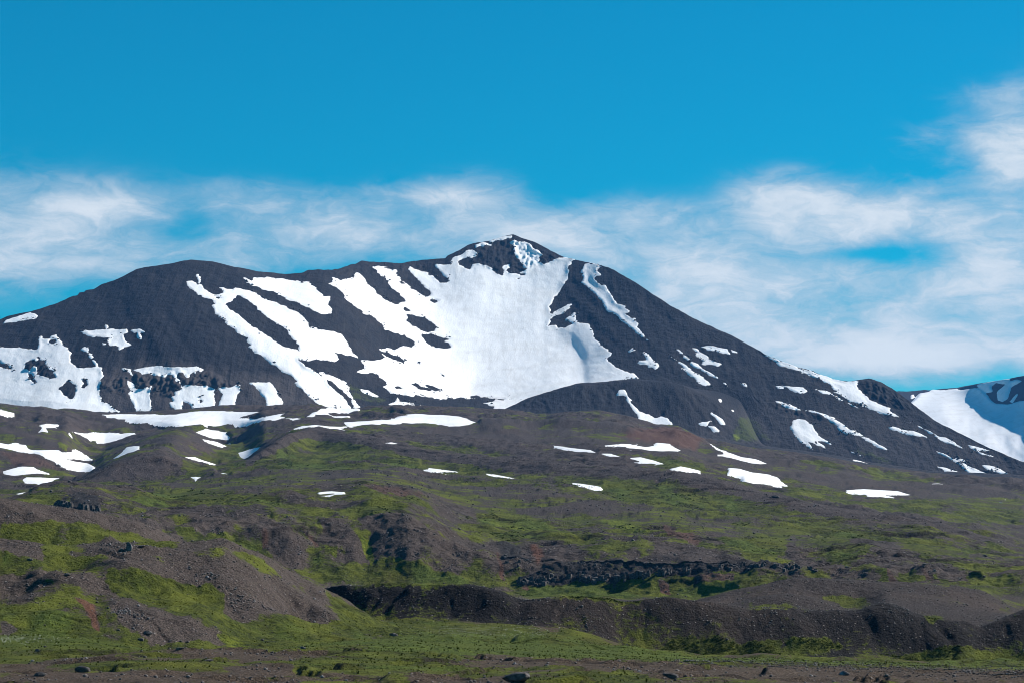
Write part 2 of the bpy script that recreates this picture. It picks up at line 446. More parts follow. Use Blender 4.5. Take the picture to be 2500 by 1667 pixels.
for k in range(1, nM + 1):
    YM[k] = np.maximum(YM[k], YM[k - 1] + 0.15)
rowL['sky'] = len(rowsY) + nM
for k in range(nM + 1):
    rowsY.append(YM[k]); rowsZ.append((HOR - pyM[k]) / FOC * YM[k]); rowsS.append(NL - 1 + k / nM)
for dY, dz in ((14, -3), (40, -14), (120, -55), (500, -230), (1600, -700)):
    rowsY.append(YM[-1] + dY); rowsZ.append(np.maximum(rowsZ[rowL['sky']] + dz, -40)); rowsS.append(NL)
GY, GZ, GS = np.array(rowsY), np.array(rowsZ), np.array(rowsS)
NR = len(GY)
GPX = np.broadcast_to(PX, GY.shape)
GPY = HOR - FOC * GZ / GY
RM = rowL['mfoot']

# ------------------------------------------------------------------ snow outlines
S = []


def snow(label, polys, holes=(), band=None, group=None, smooth=0.5):
    S.append((label, polys if isinstance(polys, list) else [polys], list(holes), band, group, smooth))


BOWL = P('Z2', [(1405, 465), (1440, 450), (1435, 415), (1500, 430), (1610, 415), (1640, 370), (1710, 410), (1720, 450), (1770, 490), (1820, 545), (1880, 600), (1960, 630), (2010, 640)],
         'Z3', [(250, 655), (305, 635), (290, 600), (235, 560), (190, 510), (140, 450), (90, 410), (60, 375), (30, 350), (80, 335), (120, 340), (180, 365), (230, 375), (240, 420), (290, 470), (340, 510), (380, 545),
                (430, 570), (480, 600), (525, 585), (500, 540), (450, 500), (400, 450), (370, 420), (330, 370), (350, 350), (400, 370), (480, 395), (520, 420), (560, 450), (600, 480), (665, 480), (660, 450), (620, 410),
                (600, 380), (550, 340), (560, 325), (640, 330), (690, 325), (670, 300), (720, 265), (780, 240), (840, 210), (880, 205), (905, 240), (860, 280), (830, 270), (740, 300), (760, 330), (790, 360), (850, 380),
                (870, 330), (920, 320), (1000, 340), (1030, 370), (1060, 400), (1110, 410), (1130, 380), (1100, 350), (1180, 320), (1150, 370), (1160, 400), (1250, 405), (1300, 385), (1320, 360), (1250, 300), (1220, 250),
                (1210, 190), (1180, 145), (1210, 130), (1290, 140), (1350, 165), (1370, 200), (1420, 220), (1450, 250), (1420, 270), (1420, 300), (1460, 330), (1500, 310), (1560, 280), (1640, 275), (1720, 285), (1680, 310),
                (1665, 360), (1670, 410), (1640, 480), (1600, 540), (1560, 590), (1530, 630), (1505, 680), (1520, 740), (1600, 690), (1690, 655), (1680, 690), (1600, 745), (1530, 770), (1490, 840), (1560, 830), (1570, 860),
                (1640, 850), (1700, 820), (1640, 780), (1720, 725), (1720, 790), (1760, 815), (1835, 820), (1860, 870), (1890, 950), (1950, 1010), (2025, 1065), (1985, 1110), (2010, 1150), (2100, 1200), (2182, 1230)],
         'Z4', [(1130, 1015), (1170, 1055), (1000, 1085), (800, 1110), (640, 1140), (540, 1170), (370, 1225)],
         'Z3', [(1380, 1460), (1300, 1500), (1130, 1540), (1030, 1530), (1050, 1505), (950, 1475), (1100, 1455), (1050, 1447), (860, 1442), (760, 1425), (560, 1440), (350, 1410), (240, 1405), (170, 1380), (100, 1345), (160, 1325),
                (120, 1290), (70, 1240), (0, 1228)],
         'Z2', [(1790, 1215), (1700, 1225), (1640, 1210), (1660, 1195), (1700, 1190), (1705, 1150), (1680, 1115), (1850, 1110), (1890, 1085), (1830, 1020), (1900, 1010), (1960, 1025), (2000, 1000), (2050, 990), (2110, 1005),
                (2135, 965), (2050, 910), (1960, 870), (1880, 855), (1860, 800), (1800, 760), (1720, 720), (1650, 670), (1580, 620), (1530, 590), (1540, 560), (1500, 520)])
snow('vast white snowfield filling the bowl below the main peak', BOWL, [
    P('Z3', [(320, 745), (360, 740), (440, 760), (520, 800), (565, 850), (550, 885), (490, 895), (430, 870), (370, 840), (320, 800)]),
    P('Z3', [(435, 915), (490, 895), (560, 910), (640, 940), (680, 950), (640, 960), (690, 1010), (680, 1030), (600, 1025), (520, 1010), (470, 970)]),
    P('Z3', [(265, 660), (320, 680), (385, 720), (300, 715)]), P('Z3', [(90, 1040), (150, 1055), (220, 1080), (305, 1130), (290, 1150), (200, 1115), (120, 1075)]),
    P('Z3', [(350, 1312), (400, 1312), (460, 1335), (510, 1372), (420, 1362)]), P('Z3', [(210, 1338), (260, 1336), (290, 1360), (230, 1360)]),
    P('Z3', [(760, 1405), (860, 1418), (980, 1428), (1140, 1437), (1330, 1428), (1130, 1452), (950, 1444), (800, 1420)]), P('Z3', [(470, 1328), (540, 1346), (610, 1377), (560, 1374)]),
    P('Z3', [(600, 1240), (640, 1255), (655, 1275), (620, 1262)]), P('Z3', [(398, 1132), (412, 1140), (415, 1155)]), P('Z3', [(1260, 400), (1300, 395), (1300, 420), (1265, 420)]), P('Z3', [(1235, 440), (1260, 435), (1262, 450), (1240, 455)]),
    P('Z3', [(490, 615), (560, 615), (590, 625), (550, 650), (500, 635)]), P('Z3', [(250, 470), (300, 475), (330, 500), (270, 490)])], 'M')
snow('small pale oval snow patch just under the left skyline', P('Z1', [(35, 690), (45, 665), (150, 635), (270, 595), (310, 605), (338, 628), (325, 645), (260, 660), (130, 680)]), band='M')
snow('broad snowfield low on the left mountain face with dark rocks poking through', P('Z1', [
    (-200, 960), (0, 905), (60, 905), (150, 905), (175, 892), (205, 915), (285, 920), (330, 922), (345, 880), (345, 815), (370, 800), (390, 830), (430, 830), (460, 800), (500, 795), (520, 830), (545, 845), (565, 880), (600, 905),
    (630, 955), (622, 990), (628, 1040), (655, 1060), (690, 1090), (760, 1080), (850, 1075), (850, 1050), (830, 1030), (780, 970), (760, 945), (725, 915), (760, 900), (795, 905), (790, 930), (820, 965), (825, 1010), (865, 1050),
    (880, 1080), (910, 1095), (915, 1140), (930, 1155), (900, 1190), (885, 1240), (890, 1300), (905, 1380), (960, 1400), (1000, 1440), (1065, 1475), (870, 1495), (600, 1490), (300, 1480), (0, 1460), (-200, 1440)]), [
    P('Z1', [(218, 1080), (230, 1035), (270, 1015), (330, 1030), (345, 1000), (385, 1015), (420, 1070), (440, 1100), (470, 1110), (497, 1150), (490, 1175), (440, 1180), (390, 1160), (320, 1150), (330, 1080), (300, 1070), (265, 1110), (225, 1100)]),
    P('Z1', [(-60, 1000), (0, 1025), (60, 1060), (105, 1095), (120, 1115), (70, 1095), (0, 1080), (-60, 1050)]), P('Z1', [(255, 1130), (285, 1150), (315, 1215), (280, 1200), (260, 1165)]),
    P('Z1', [(540, 1275), (570, 1230), (610, 1195), (665, 1240), (680, 1290), (665, 1345), (640, 1360), (580, 1330), (550, 1300)]), P('Z1', [(730, 1190), (750, 1178), (775, 1200), (778, 1240), (745, 1265), (730, 1255), (742, 1230)]),
    P('Z1', [(425, 860), (440, 835), (485, 830), (505, 850), (480, 870)])], 'M')
snow('ragged level snow patch high on the dark left mountain face', [P('Z1', [(715, 768), (760, 755), (830, 755), (935, 745), (1000, 742), (1130, 745), (1140, 770), (1090, 790), (1110, 830), (1130, 860), (1160, 870), (1180, 890), (1100, 905), (1060, 930),
     (1050, 905), (980, 895), (920, 890), (915, 870), (960, 865), (950, 840), (980, 820), (900, 815), (830, 810), (780, 790)])], band='M')
snow('crooked little snow streak right of the ragged level patch', P('Z1', [(1165, 755), (1240, 740), (1290, 765), (1240, 770), (1265, 840), (1240, 835), (1215, 775), (1190, 785)]), band='M')
snow('speck of snow standing just above the ragged level patch', P('Z1', [(932, 712), (950, 695), (964, 720), (945, 748)]), band='M')
snow('snow shelf lying above the rocky cliff band on the left', P('Z1', [(1180, 1105), (1250, 1085), (1420, 1068), (1560, 1080), (1740, 1070), (1812, 1098), (1785, 1125), (1760, 1105), (1740, 1135), (1690, 1140), (1668, 1172), (1630, 1125), (1590, 1125), (1570, 1170),
     (1600, 1215), (1560, 1170), (1530, 1140), (1490, 1140), (1470, 1160), (1380, 1140), (1300, 1128), (1270, 1132), (1200, 1112)]), band='M')
snow('thin slanting snow streak left of the cliff band', P('Z1', [(1090, 1090), (1165, 1095), (1180, 1140), (1205, 1168), (1160, 1148)]), band='M')
snow('snow gully running down below the left end of the cliffs', P('Z1', [(1125, 1175), (1150, 1200), (1190, 1230), (1215, 1270), (1270, 1275), (1340, 1255), (1330, 1310), (1345, 1360), (1345, 1420), (1360, 1480), (1210, 1475), (1180, 1400), (1140, 1320), (1165, 1290), (1135, 1230)]), band='M')
snow('snow apron beneath the middle of the cliff band', P('Z1', [(1490, 1390), (1550, 1392), (1510, 1345), (1555, 1330), (1560, 1295), (1610, 1285), (1610, 1240), (1640, 1235), (1740, 1240), (1860, 1255), (1910, 1275), (1910, 1425), (1720, 1455), (1690, 1410), (1620, 1358), (1622, 1460), (1560, 1468)]),
     [P('Z1', [(1762, 1352), (1780, 1350), (1803, 1382), (1785, 1390)])], band='M')
snow('snow strip between two grey talus cones under the cliffs', P('Z1', [(1945, 1270), (1990, 1260), (2060, 1260), (2100, 1235), (2140, 1235), (2130, 1290), (2100, 1360), (2085, 1430), (1945, 1422), (1975, 1330)]), band='M')
snow('rounded snow strip at the foot of the dark left face', P('Z2', [(730, 1300), (850, 1300), (900, 1300), (940, 1330), (970, 1380), (975, 1420), (1005, 1440), (1018, 1510), (880, 1515), (860, 1430), (800, 1350)]), band='M')
snow('long forked snow couloir sweeping down left of the bowl', P('Z2', [
    (185, 450), (240, 435), (290, 480), (300, 440), (265, 395), (290, 382), (312, 410), (308, 460), (360, 515), (420, 555), (440, 590), (490, 590), (440, 560), (490, 550), (520, 540), (470, 495), (540, 505), (590, 515), (600, 492),
    (660, 505), (720, 525), (780, 540), (830, 580), (900, 610), (990, 640), (1080, 680), (1150, 715), (1200, 760), (1235, 800), (1230, 830), (1300, 845), (1400, 860), (1490, 885), (1540, 920), (1565, 970), (1590, 1030), (1650, 1090),
    (1590, 1070), (1520, 1050), (1455, 1048), (1480, 1080), (1495, 1105), (1430, 1125), (1330, 1110), (1240, 1110), (1155, 1110), (1200, 1160), (1280, 1200), (1340, 1240), (1385, 1270), (1390, 1300), (1440, 1350), (1500, 1400), (1560, 1460),
    (1590, 1525), (1450, 1525), (1330, 1495), (1250, 1430), (1180, 1360), (1115, 1300), (1135, 1290), (1100, 1245), (1000, 1200), (920, 1140), (830, 1080), (750, 1030), (720, 1000), (740, 980), (690, 920), (620, 880), (600, 840), (540, 800),
    (480, 750), (440, 710), (420, 680), (410, 650), (440, 640), (400, 600), (340, 570), (280, 550), (240, 510), (200, 475)]), [
    P('Z2', [(530, 640), (575, 605), (610, 580), (620, 560), (650, 565), (720, 610), (800, 680), (870, 740), (940, 790), (1020, 830), (1090, 920), (1150, 990), (1152, 1025), (1040, 1010), (960, 965), (880, 905), (800, 850), (730, 810), (640, 730), (560, 680)])], 'M')
snow('slim snow strip beside the lower right of the forked couloir', P('Z2', [(1310, 1220), (1350, 1215), (1440, 1245), (1530, 1280), (1585, 1340), (1570, 1370), (1590, 1400), (1640, 1470), (1680, 1525), (1630, 1530), (1600, 1480), (1590, 1430), (1540, 1380), (1500, 1350), (1470, 1310), (1400, 1280)]), band='M')
snow('wide slanting snow patch under the saddle of the left ridge', P('Z2', [(655, 405), (700, 420), (740, 440), (770, 410), (830, 420), (870, 408), (940, 418), (1020, 425), (1110, 445), (1230, 450), (1280, 490), (1320, 530), (1350, 570), (1420, 575), (1405, 600), (1400, 640), (1435, 680), (1425, 720),
     (1350, 715), (1260, 680), (1180, 650), (1110, 610), (1050, 590), (960, 545), (880, 515), (800, 480), (740, 465), (690, 430)]), band='M')
snow('small snow sliver on the greenish slope below the bowl', P('Z2', [(1665, 1352), (1740, 1366), (1832, 1422), (1760, 1414), (1690, 1388)]), band='M')
snow('flat snow wedge at the bottom edge of the bowl', P('Z2', [(1905, 1484), (1960, 1470), (1990, 1425), (2005, 1460), (2090, 1465), (2220, 1500), (1920, 1495)]), band='M')
snow('snow cap streak on the left shoulder of the summit', P('Z3', [(1010, 132), (1110, 100), (1200, 84), (1192, 102), (1100, 122), (1030, 140)]), band='M')
snow('little snow patch among summit crags', [P('Z3', [(888, 168), (950, 143), (1025, 165), (930, 176), (890, 184)])], band='M')
snow('narrow snow ribbon descending the ridge right of the bowl', [P('Z4', [(740, 145), (800, 140), (880, 165), (840, 175), (845, 210), (865, 230), (815, 255), (830, 280), (860, 305), (905, 320), (940, 370), (960, 410), (1000, 460), (1060, 485), (1108, 520), (1080, 550), (1095, 570), (1150, 585), (1170, 625),
     (1155, 650), (1210, 700), (1240, 740), (1277, 768), (1215, 742), (1160, 700), (1110, 650), (1050, 610), (1010, 560), (970, 530), (920, 515), (900, 470), (860, 420), (820, 380), (760, 330), (720, 295), (735, 260), (720, 200)])], band='M')
snow('tiny snow fleck right of the bowl rim', P('Z4', [(1092, 840), (1125, 815), (1152, 835), (1100, 854)]), band='M')
snow('small blocky snow patch beside the bowl on the right flank', P('Z4', [(1203, 855), (1215, 842), (1255, 868), (1270, 885), (1290, 910), (1333, 940), (1338, 967), (1310, 980), (1255, 962), (1245, 938), (1170, 932), (1178, 916), (1235, 912), (1235, 890)]), band='M')
snow('upper of two parallel snow streaks on the right flank', P('Z4', [(1472, 828), (1492, 828), (1560, 878), (1620, 926), (1660, 956), (1710, 996), (1760, 1016), (1803, 1050), (1740, 1024), (1690, 990), (1620, 959), (1570, 919), (1520, 874)]), band='M')
snow('lower, thicker of two parallel snow streaks on the right flank', P('Z4', [(1493, 922), (1560, 956), (1572, 972), (1620, 1008), (1690, 1048), (1712, 1073), (1747, 1098), (1760, 1133), (1690, 1118), (1640, 1088), (1620, 1053), (1570, 1013), (1500, 967), (1550, 983)]), band='M')
snow('short hairline snow streak left of the parallel streaks', P('Z4', [(1406, 867), (1440, 884), (1478, 908), (1440, 898)]), band='M')
snow('ragged snow patch under the oval one on the upper right flank', P('Z4', [(1603, 818), (1640, 823), (1667, 848), (1720, 878), (1742, 908), (1828, 940), (1800, 957), (1740, 948), (1678, 943), (1688, 915), (1638, 887), (1622, 860), (1648, 854)]), band='M')
snow('flattish snow patch highest on the right flank', [P('Z4', [(1672, 808), (1740, 795), (1800, 807), (1882, 823), (1903, 863), (1850, 853), (1790, 838), (1720, 833)])], band='M')
snow('snow crumb at the right tip of the highest flank patch', P('Z4', [(1907, 827), (1958, 847), (1920, 849)]), band='M')
snow('small snow remnant on the dark right flank', P('Z4', [(1992, 1093), (2030, 1098), (2048, 1130), (2010, 1113)]), band='M', group='small snow remnants on the right flank')
snow('small snow remnant on the dark right flank', P('Z4', [(1847, 1087), (1866, 1092), (1884, 1117), (1862, 1106)]), band='M', group='small snow remnants on the right flank')
snow('hooked snow tongue on the dark mound in front of the bowl', P('Z4', [(1008, 1180), (1018, 1153), (1060, 1148), (1077, 1175), (1087, 1200), (1112, 1225), (1102, 1240), (1140, 1280), (1180, 1320), (1240, 1340), (1300, 1365), (1380, 1365), (1415, 1380), (1447, 1420), (1320, 1428), (1250, 1403), (1170, 1383), (1160, 1340),
     (1120, 1290), (1083, 1245), (1078, 1195)]), band='X')
snow('small snow remnant on the slope under the bench', P('Z4', [(1807, 1217), (1830, 1217), (1843, 1250), (1818, 1243)]), band='X', group='snow specks under the bench')
snow('small snow remnant on the slope under the bench', P('Z4', [(1912, 1304), (1930, 1304), (1943, 1320), (1918, 1318)]), band='X', group='snow specks under the bench')
snow('knobbly slanting snow speck above a check-mark shaped one', P('Z4', [(1752, 1332), (1790, 1346), (1843, 1383), (1864, 1423), (1828, 1418), (1798, 1384)]), band='X')
snow('check-mark shaped snow patch on the right slope', P('Z4', [(1652, 1412), (1700, 1405), (1744, 1394), (1720, 1426), (1670, 1426)]), band='X')
snow('little slanting snow patch below the check-mark shaped one', P('Z4', [(1732, 1434), (1780, 1441), (1813, 1478), (1770, 1466)]), band='X')
snow('long curved snowfield hanging below the right skyline saddle', P('Z5', [(500, 200), (560, 221), (700, 271), (850, 321), (1000, 371), (1090, 384), (1172, 382), (1150, 410), (1165, 440), (1210, 480), (1250, 520), (1330, 550), (1392, 575), (1387, 595), (1455, 638), (1370, 618), (1270, 593), (1180, 553), (1100, 523), (1020, 483), (983, 462), (1015, 450),
     (960, 410), (880, 370), (800, 330), (700, 300), (590, 258)]), band='M')
snow('small snow dot left of the curved snowfield', P('Z5', [(566, 418), (622, 415), (628, 434), (600, 441)]), band='M')
snow('snow blot between the small dot and the curved snowfield', [P('Z5', [(630, 418), (700, 422), (770, 427), (798, 456), (750, 471), (700, 448)])], band='M')
snow('thin snow dash slanting under the curved snowfield', [P('Z5', [(856, 442), (930, 447), (990, 477), (1064, 527), (980, 493), (900, 468)])], band='M')
snow('short snow hairline below the slanting dash', P('Z5', [(1086, 536), (1140, 558), (1184, 585), (1130, 564)]), band='M')
snow('upper left end of a broken snow line across the right slope', P('Z5', [(556, 521), (620, 531), (690, 556), (755, 592), (660, 569), (600, 549)]), band='X')
snow('middle dash of a broken snow line across the right slope', P('Z5', [(766, 588), (850, 596), (955, 630), (880, 620)]), band='X')
snow('long tapering snow tongue at the end of the broken snow line', P('Z5', [(916, 629), (980, 642), (1050, 682), (1080, 717), (1180, 761), (1260, 806), (1330, 846), (1390, 882), (1300, 853), (1200, 799), (1120, 759), (1040, 739), (1006, 714), (1018, 700), (956, 667)]), band='X')
snow('big teardrop snow patch on the dark lower right slope', P('Z5', [(683, 670), (710, 655), (750, 653), (800, 672), (842, 698), (852, 740), (892, 778), (964, 832), (892, 813), (882, 818), (924, 857), (860, 829), (812, 823), (838, 866), (790, 853), (738, 813), (708, 783), (688, 730), (678, 715)]), band='X')
snow('wavy snow dash right of the tapering tongue', P('Z5', [(1382, 712), (1410, 702), (1470, 726), (1520, 736), (1560, 738), (1655, 784), (1580, 773), (1540, 771), (1480, 755)]), band='M')
snow('hairline snow streak nearest the right skyline', P('Z5', [(1536, 678), (1610, 707), (1724, 767), (1620, 721)]), band='M')
snow('slender snow streak below the hairline one near the skyline', P('Z5', [(1711, 772), (1790, 787), (1850, 817), (1910, 860), (1820, 833), (1740, 803)]), band='M')
snow('forked small snow patch close to the right ridge edge', P('Z5', [(1946, 838), (2000, 847), (2104, 878), (2040, 883), (2022, 888), (2134, 922), (2050, 908), (1988, 868)]), band='M')
snow('long pointed snow tongue low on the far right slope', P('Z5', [(1721, 883), (1800, 912), (1830, 931), (1900, 937), (1945, 961), (1894, 967), (2000, 1008), (2100, 1047), (2215, 1091), (2150, 1089), (2060, 1079), (1960, 1034), (1880, 973), (1820, 934)]), band='M')
snow('snow patch just right of the long pointed tongue', P('Z5', [(2046, 982), (2100, 987), (2160, 1002), (2245, 1049), (2160, 1038), (2090, 1013)]), band='M')
snow('snow patch just left of the long pointed tongue', P('Z5', [(1726, 992), (1800, 1007), (1870, 1027), (1915, 1057), (1830, 1053)]), band='M')
snow('small snow wedge at the foot of the right slope', [P('Z5', [(1126, 945), (1180, 955), (1224, 973), (1190, 981)])], band='X')
snow('thin snow thread just above the small wedge', P('Z5', [(1106, 885), (1160, 904), (1214, 931), (1150, 908)]), band='X')
snow('curved snow strip at the mountain foot above the plateau, right', P('Z5', [(72, 817), (130, 847), (180, 877), (250, 897), (330, 927), (430, 942), (504, 972), (400, 971), (330, 959), (230, 919), (150, 884)]))
snow('large wavy snow patch in a hollow right of centre on the plateau', P('Z5', [(238, 1008), (310, 1013), (400, 1037), (520, 1052), (582, 1073), (602, 1098), (645, 1131), (530, 1118), (380, 1110), (343, 1092), (328, 1062), (288, 1047), (233, 1038)]))
snow('long flat snow strip on the grassy plateau at right', P('Z5', [(1080, 1166), (1200, 1157), (1340, 1165), (1450, 1172), (1545, 1198), (1400, 1198), (1250, 1193)]))
snow('tiny flat snow dash far right on the plateau', P('Z5', [(1700, 1120), (1735, 1117), (1765, 1122), (1730, 1130)]))
snow('long level snowfield at the mountain foot on the left', P('Z6', [(735, 182), (900, 181), (1100, 186), (1250, 178), (1400, 163), (1550, 157), (1700, 162), (1848, 163), (1742, 191), (1665, 210), (1790, 214), (1830, 219), (1960, 184), (2048, 173), (1960, 212), (1840, 237), (1600, 247), (1300, 247), (1150, 237), (950, 217), (840, 207)]))
snow('snow tongue at the mountain foot below the forked couloir', P('Z7', [(138, 166), (220, 128), (320, 113), (453, 125), (340, 142), (250, 160)]))
snow('wide arched snow patch at the mountain foot below the bowl', P('Z7', [(368, 212), (450, 204), (650, 193), (740, 168), (820, 155), (1000, 162), (1100, 172), (1224, 213), (1120, 231), (1040, 233), (950, 208), (860, 203), (700, 217), (540, 218), (400, 237)]))
snow('bent snow strip left of the arched patch', P('Z7', [(16, 268), (100, 234), (180, 227), (270, 238), (384, 239), (310, 252), (200, 245), (90, 253), (40, 278)]))
snow('tiny snow dash near the bent strip', P('Z7', [(300, 178), (345, 173), (393, 174), (350, 184)]), group='tiny snow dashes at the mountain foot')
snow('tiny snow dash near the bent strip', P('Z7', [(0, 190), (45, 186), (88, 186), (40, 197)]), group='tiny snow dashes at the mountain foot')
snow('small flat snow patch on a brown knoll far left', P('Z6', [(272, 261), (330, 250), (408, 252), (380, 270), (310, 281)]))
snow('funnel shaped snow patch between the left foothills', P('Z6', [(506, 301), (600, 318), (750, 313), (880, 323), (930, 310), (968, 320), (920, 347), (830, 367), (770, 382), (700, 386), (688, 362), (600, 338)]))
snow('long branching snow patch across the left basin', P('Z6', [(-100, 380), (0, 388), (60, 398), (110, 388), (192, 408), (187, 423), (260, 437), (420, 437), (450, 452), (510, 452), (540, 437), (590, 462), (655, 501), (560, 501), (470, 500), (530, 518), (640, 532), (675, 560), (673, 588), (575, 591), (480, 573), (420, 533), (330, 493), (240, 453), (100, 438), (0, 418), (-100, 410)]))
snow('humped snow patch low in the left basin', P('Z6', [(12, 591), (90, 568), (160, 555), (240, 557), (262, 578), (350, 603), (230, 608), (100, 623), (40, 613)]))
snow('flat snow strip lowest in the left basin', P('Z6', [(156, 651), (190, 630), (280, 632), (445, 639), (380, 657), (280, 671), (180, 663)]))
snow('slim snow sliver behind the near left ridge', P('Z6', [(96, 757), (150, 743), (205, 736), (150, 758)]))
snow('leaning snow patch on the side of a foothill, left of centre', P('Z6', [(821, 498), (870, 458), (910, 417), (960, 407), (998, 408), (993, 457), (940, 483), (880, 508)]))
snow('wedge snow patch on the right shoulder of the rounded foothill', P('Z6', [(1401, 311), (1470, 287), (1560, 302), (1620, 312), (1653, 343), (1643, 376), (1560, 365), (1450, 338)]))
snow('thin snow strip just below the wedge patch on the foothill', P('Z6', [(1456, 358), (1560, 377), (1626, 409), (1590, 416), (1500, 384)]))
snow('tapered snow patch on the green saddle of the left hills', P('Z6', [(1301, 486), (1400, 487), (1450, 507), (1566, 541), (1470, 548), (1390, 551)]))
snow('boot shaped snow patch on the green slope left of centre', P('Z6', [(1711, 456), (1780, 438), (1840, 417), (1890, 412), (1904, 430), (1838, 461), (1868, 495), (1853, 518), (1780, 508), (1722, 492)]))
snow('tiny snow scrap under the tapered patch', P('Z6', [(1366, 631), (1405, 628), (1444, 634), (1402, 655)]))
snow('thin snow line on the left part of the plateau', P('Z6', [(1560, 597), (1600, 600), (1645, 612), (1600, 611)]))
snow('snow sliver at the left edge under the mountain', P('Z6', [(-60, 140), (0, 148), (90, 173), (0, 185), (-60, 180)]))
snow('left of three thin snow dashes in mid plateau', P('Z7', [(861, 493), (920, 502), (1000, 512), (1085, 526), (960, 528)]))
snow('middle of three thin snow dashes in mid plateau', P('Z7', [(1236, 538), (1320, 542), (1400, 557), (1480, 574), (1380, 575), (1300, 561)]))
snow('right of three thin snow dashes in mid plateau', P('Z7', [(1781, 595), (1880, 602), (2000, 621), (1890, 621)]))
snow('thinnest snow line low on the open plateau', P('Z7', [(205, 656), (280, 651), (365, 655), (280, 661)]))
snow('faint snow dash high on the plateau under the arched patch', P('Z7', [(626, 342), (670, 339), (724, 345), (670, 349)]))
snow('sagging snow strip below the red-brown hillside, left one', P('Z7', [(1696, 358), (1800, 372), (1940, 387), (1975, 404), (1850, 401), (1760, 388)]))
snow('swallow-winged snow patch under the red-brown hillside', P('Z7', [(2026, 359), (2130, 347), (2230, 352)], 'Z8', [(100, 320), (180, 332), (225, 325), (245, 308), (310, 317), (390, 356), (250, 353), (170, 345), (60, 328)]))
snow('short snow dash right of the sagging strip', P('Z7', [(2011, 411), (2070, 412), (2134, 431), (2060, 428)]))
snow('slender snow streak below the swallow-winged patch', P('Z8', [(80, 394), (150, 390), (220, 407), (280, 429), (160, 415)]))
snow('small pointed snow streak on the plateau between two longer ones', P('Z8', [(326, 456), (380, 442), (430, 452), (485, 468), (400, 465)]))

SNM = np.zeros((nM + 1, NC), np.float32)
for (label, polys, holes, band, group, smo) in S:
    if band == 'M':
        for pl in polys:
            cc = np.where((PX > pl[:, 0].min() - 16) & (PX < pl[:, 0].max() + 16))[0]
            c0, c1 = cc[0], cc[-1] + 1
            SNM[:, c0:c1] = np.maximum(SNM[:, c0:c1], sstep(poly_sdf(pl, GPX[RM:RM + nM + 1, c0:c1], GPY[RM:RM + nM + 1, c0:c1]), -2, 14))
# relief of the mountain face: along the line of sight, so the outline keeps its place
def xw(Y=None):
    return (GPX - CX) / FOC * (GY if Y is None else Y)


X0 = xw()
sl = slice(RM, rowL['sky'] + 1)
mx, mz = X0[sl], GZ[sl]
fade = np.minimum(1, np.minimum((tt * 12), (1 - tt) * 25 + .15))
rib = fbm((mx + mz * 0.75) / 75.0, (mz - mx * 0.2) / 380.0, 3, 31)
gul = 1 - np.abs(fbm((mx * 1.0 + 8 * fbm(mx / 40, mz / 40, 2, 5)) / 26.0, mz / 240.0, 2, 41)) * 2.2
Ybump = (rib * 11.0 - gul * 2.6) * fade * (1 - .85 * SNM) + fbm(mx / 160, mz / 120, 2, 77) * 10 * fade
GYn = GY.copy()
GYn[sl] += Ybump
# layered crags: blocks of rock standing out of the face
CRAG = [(P('Z1', [(1190, 1120), (1300, 1130), (1470, 1150), (1530, 1140), (1600, 1200), (1610, 1290), (1550, 1340), (1340, 1320), (1320, 1270), (1230, 1280)]), 16),
        (P('Z1', [(1570, 1160), (1620, 1120), (1670, 1170), (1700, 1140), (1760, 1110), (1830, 1100), (2000, 1180), (2100, 1235), (2000, 1265), (1870, 1258), (1700, 1240), (1630, 1215)]), 16),
        (P('Z1', [(890, 1200), (1000, 1130), (1120, 1170), (1160, 1290), (1100, 1310), (900, 1290)]), 12),
        (P('Z1', [(218, 1080), (230, 1035), (345, 1000), (420, 1070), (497, 1150), (440, 1180), (320, 1150), (225, 1100)]), 12),
        (P('Z1', [(540, 1275), (610, 1195), (680, 1290), (640, 1360)]), 8),
        (P('Z5', [(1170, 370), (1300, 380), (1420, 440), (1600, 575), (1480, 570), (1380, 560), (1230, 470)]), 14),
        (P('Z3', [(880, 150), (1200, 85), (1500, 210), (1640, 270), (1450, 320), (1320, 380), (1050, 400), (850, 300)]), 9),
        (P('Z2', [(1180, 350), (1680, 275), (2230, 262), (2230, 330), (1640, 400), (1200, 420)]), 10),
        (P('Z5', [(380, 470), (700, 560), (1000, 640), (1000, 680), (600, 600), (380, 520)]), 8)]
cragm = np.zeros(GY.shape, np.float32)
for poly, amp in CRAG:
    bx0, by0 = poly.min(0) - 12; bx1, by1 = poly.max(0) + 12
    cols = np.where((PX > bx0) & (PX < bx1))[0]
    if len(cols) == 0:
        continue
    c0, c1 = cols[0], cols[-1] + 1
    sub = (slice(RM, rowL['sky'] + 1), slice(c0, c1))
    d = poly_sdf(poly, GPX[sub], GPY[sub])
    mk = sstep(d, -6, 10)
    xx, zz = X0[sub], GZ[sub]
    blk = np.abs(fbm(xx / 15, zz / 26, 3, 91)) * 1.7 + .35 * np.abs(pnoise(xx / 6, zz / 14, 95))
    GYn[sub] -= mk * amp * blk * fade[:, :1]
    cragm[sub] = np.maximum(cragm[sub], mk)
# the wind-scooped snow crest on the right of the bowl
d = (GPX[sl] - (1380 + (GPY[sl] - 810) * 0.33 + 12 * np.sin((GPY[sl] - 800) / 45.0)))
amp = sstep(GPY[sl], 800, 850) * (1 - sstep(GPY[sl], 925, 975))
GYn[sl] += amp * np.where(d < 0, 12 * np.exp(-(d / 55.0) ** 2), 12 * np.exp(-(d / 16.0) ** 2))
for k in range(RM + 1, rowL['sky'] + 1):
    GYn[k] = np.maximum(GYn[k], GYn[k - 1] - 1.5)
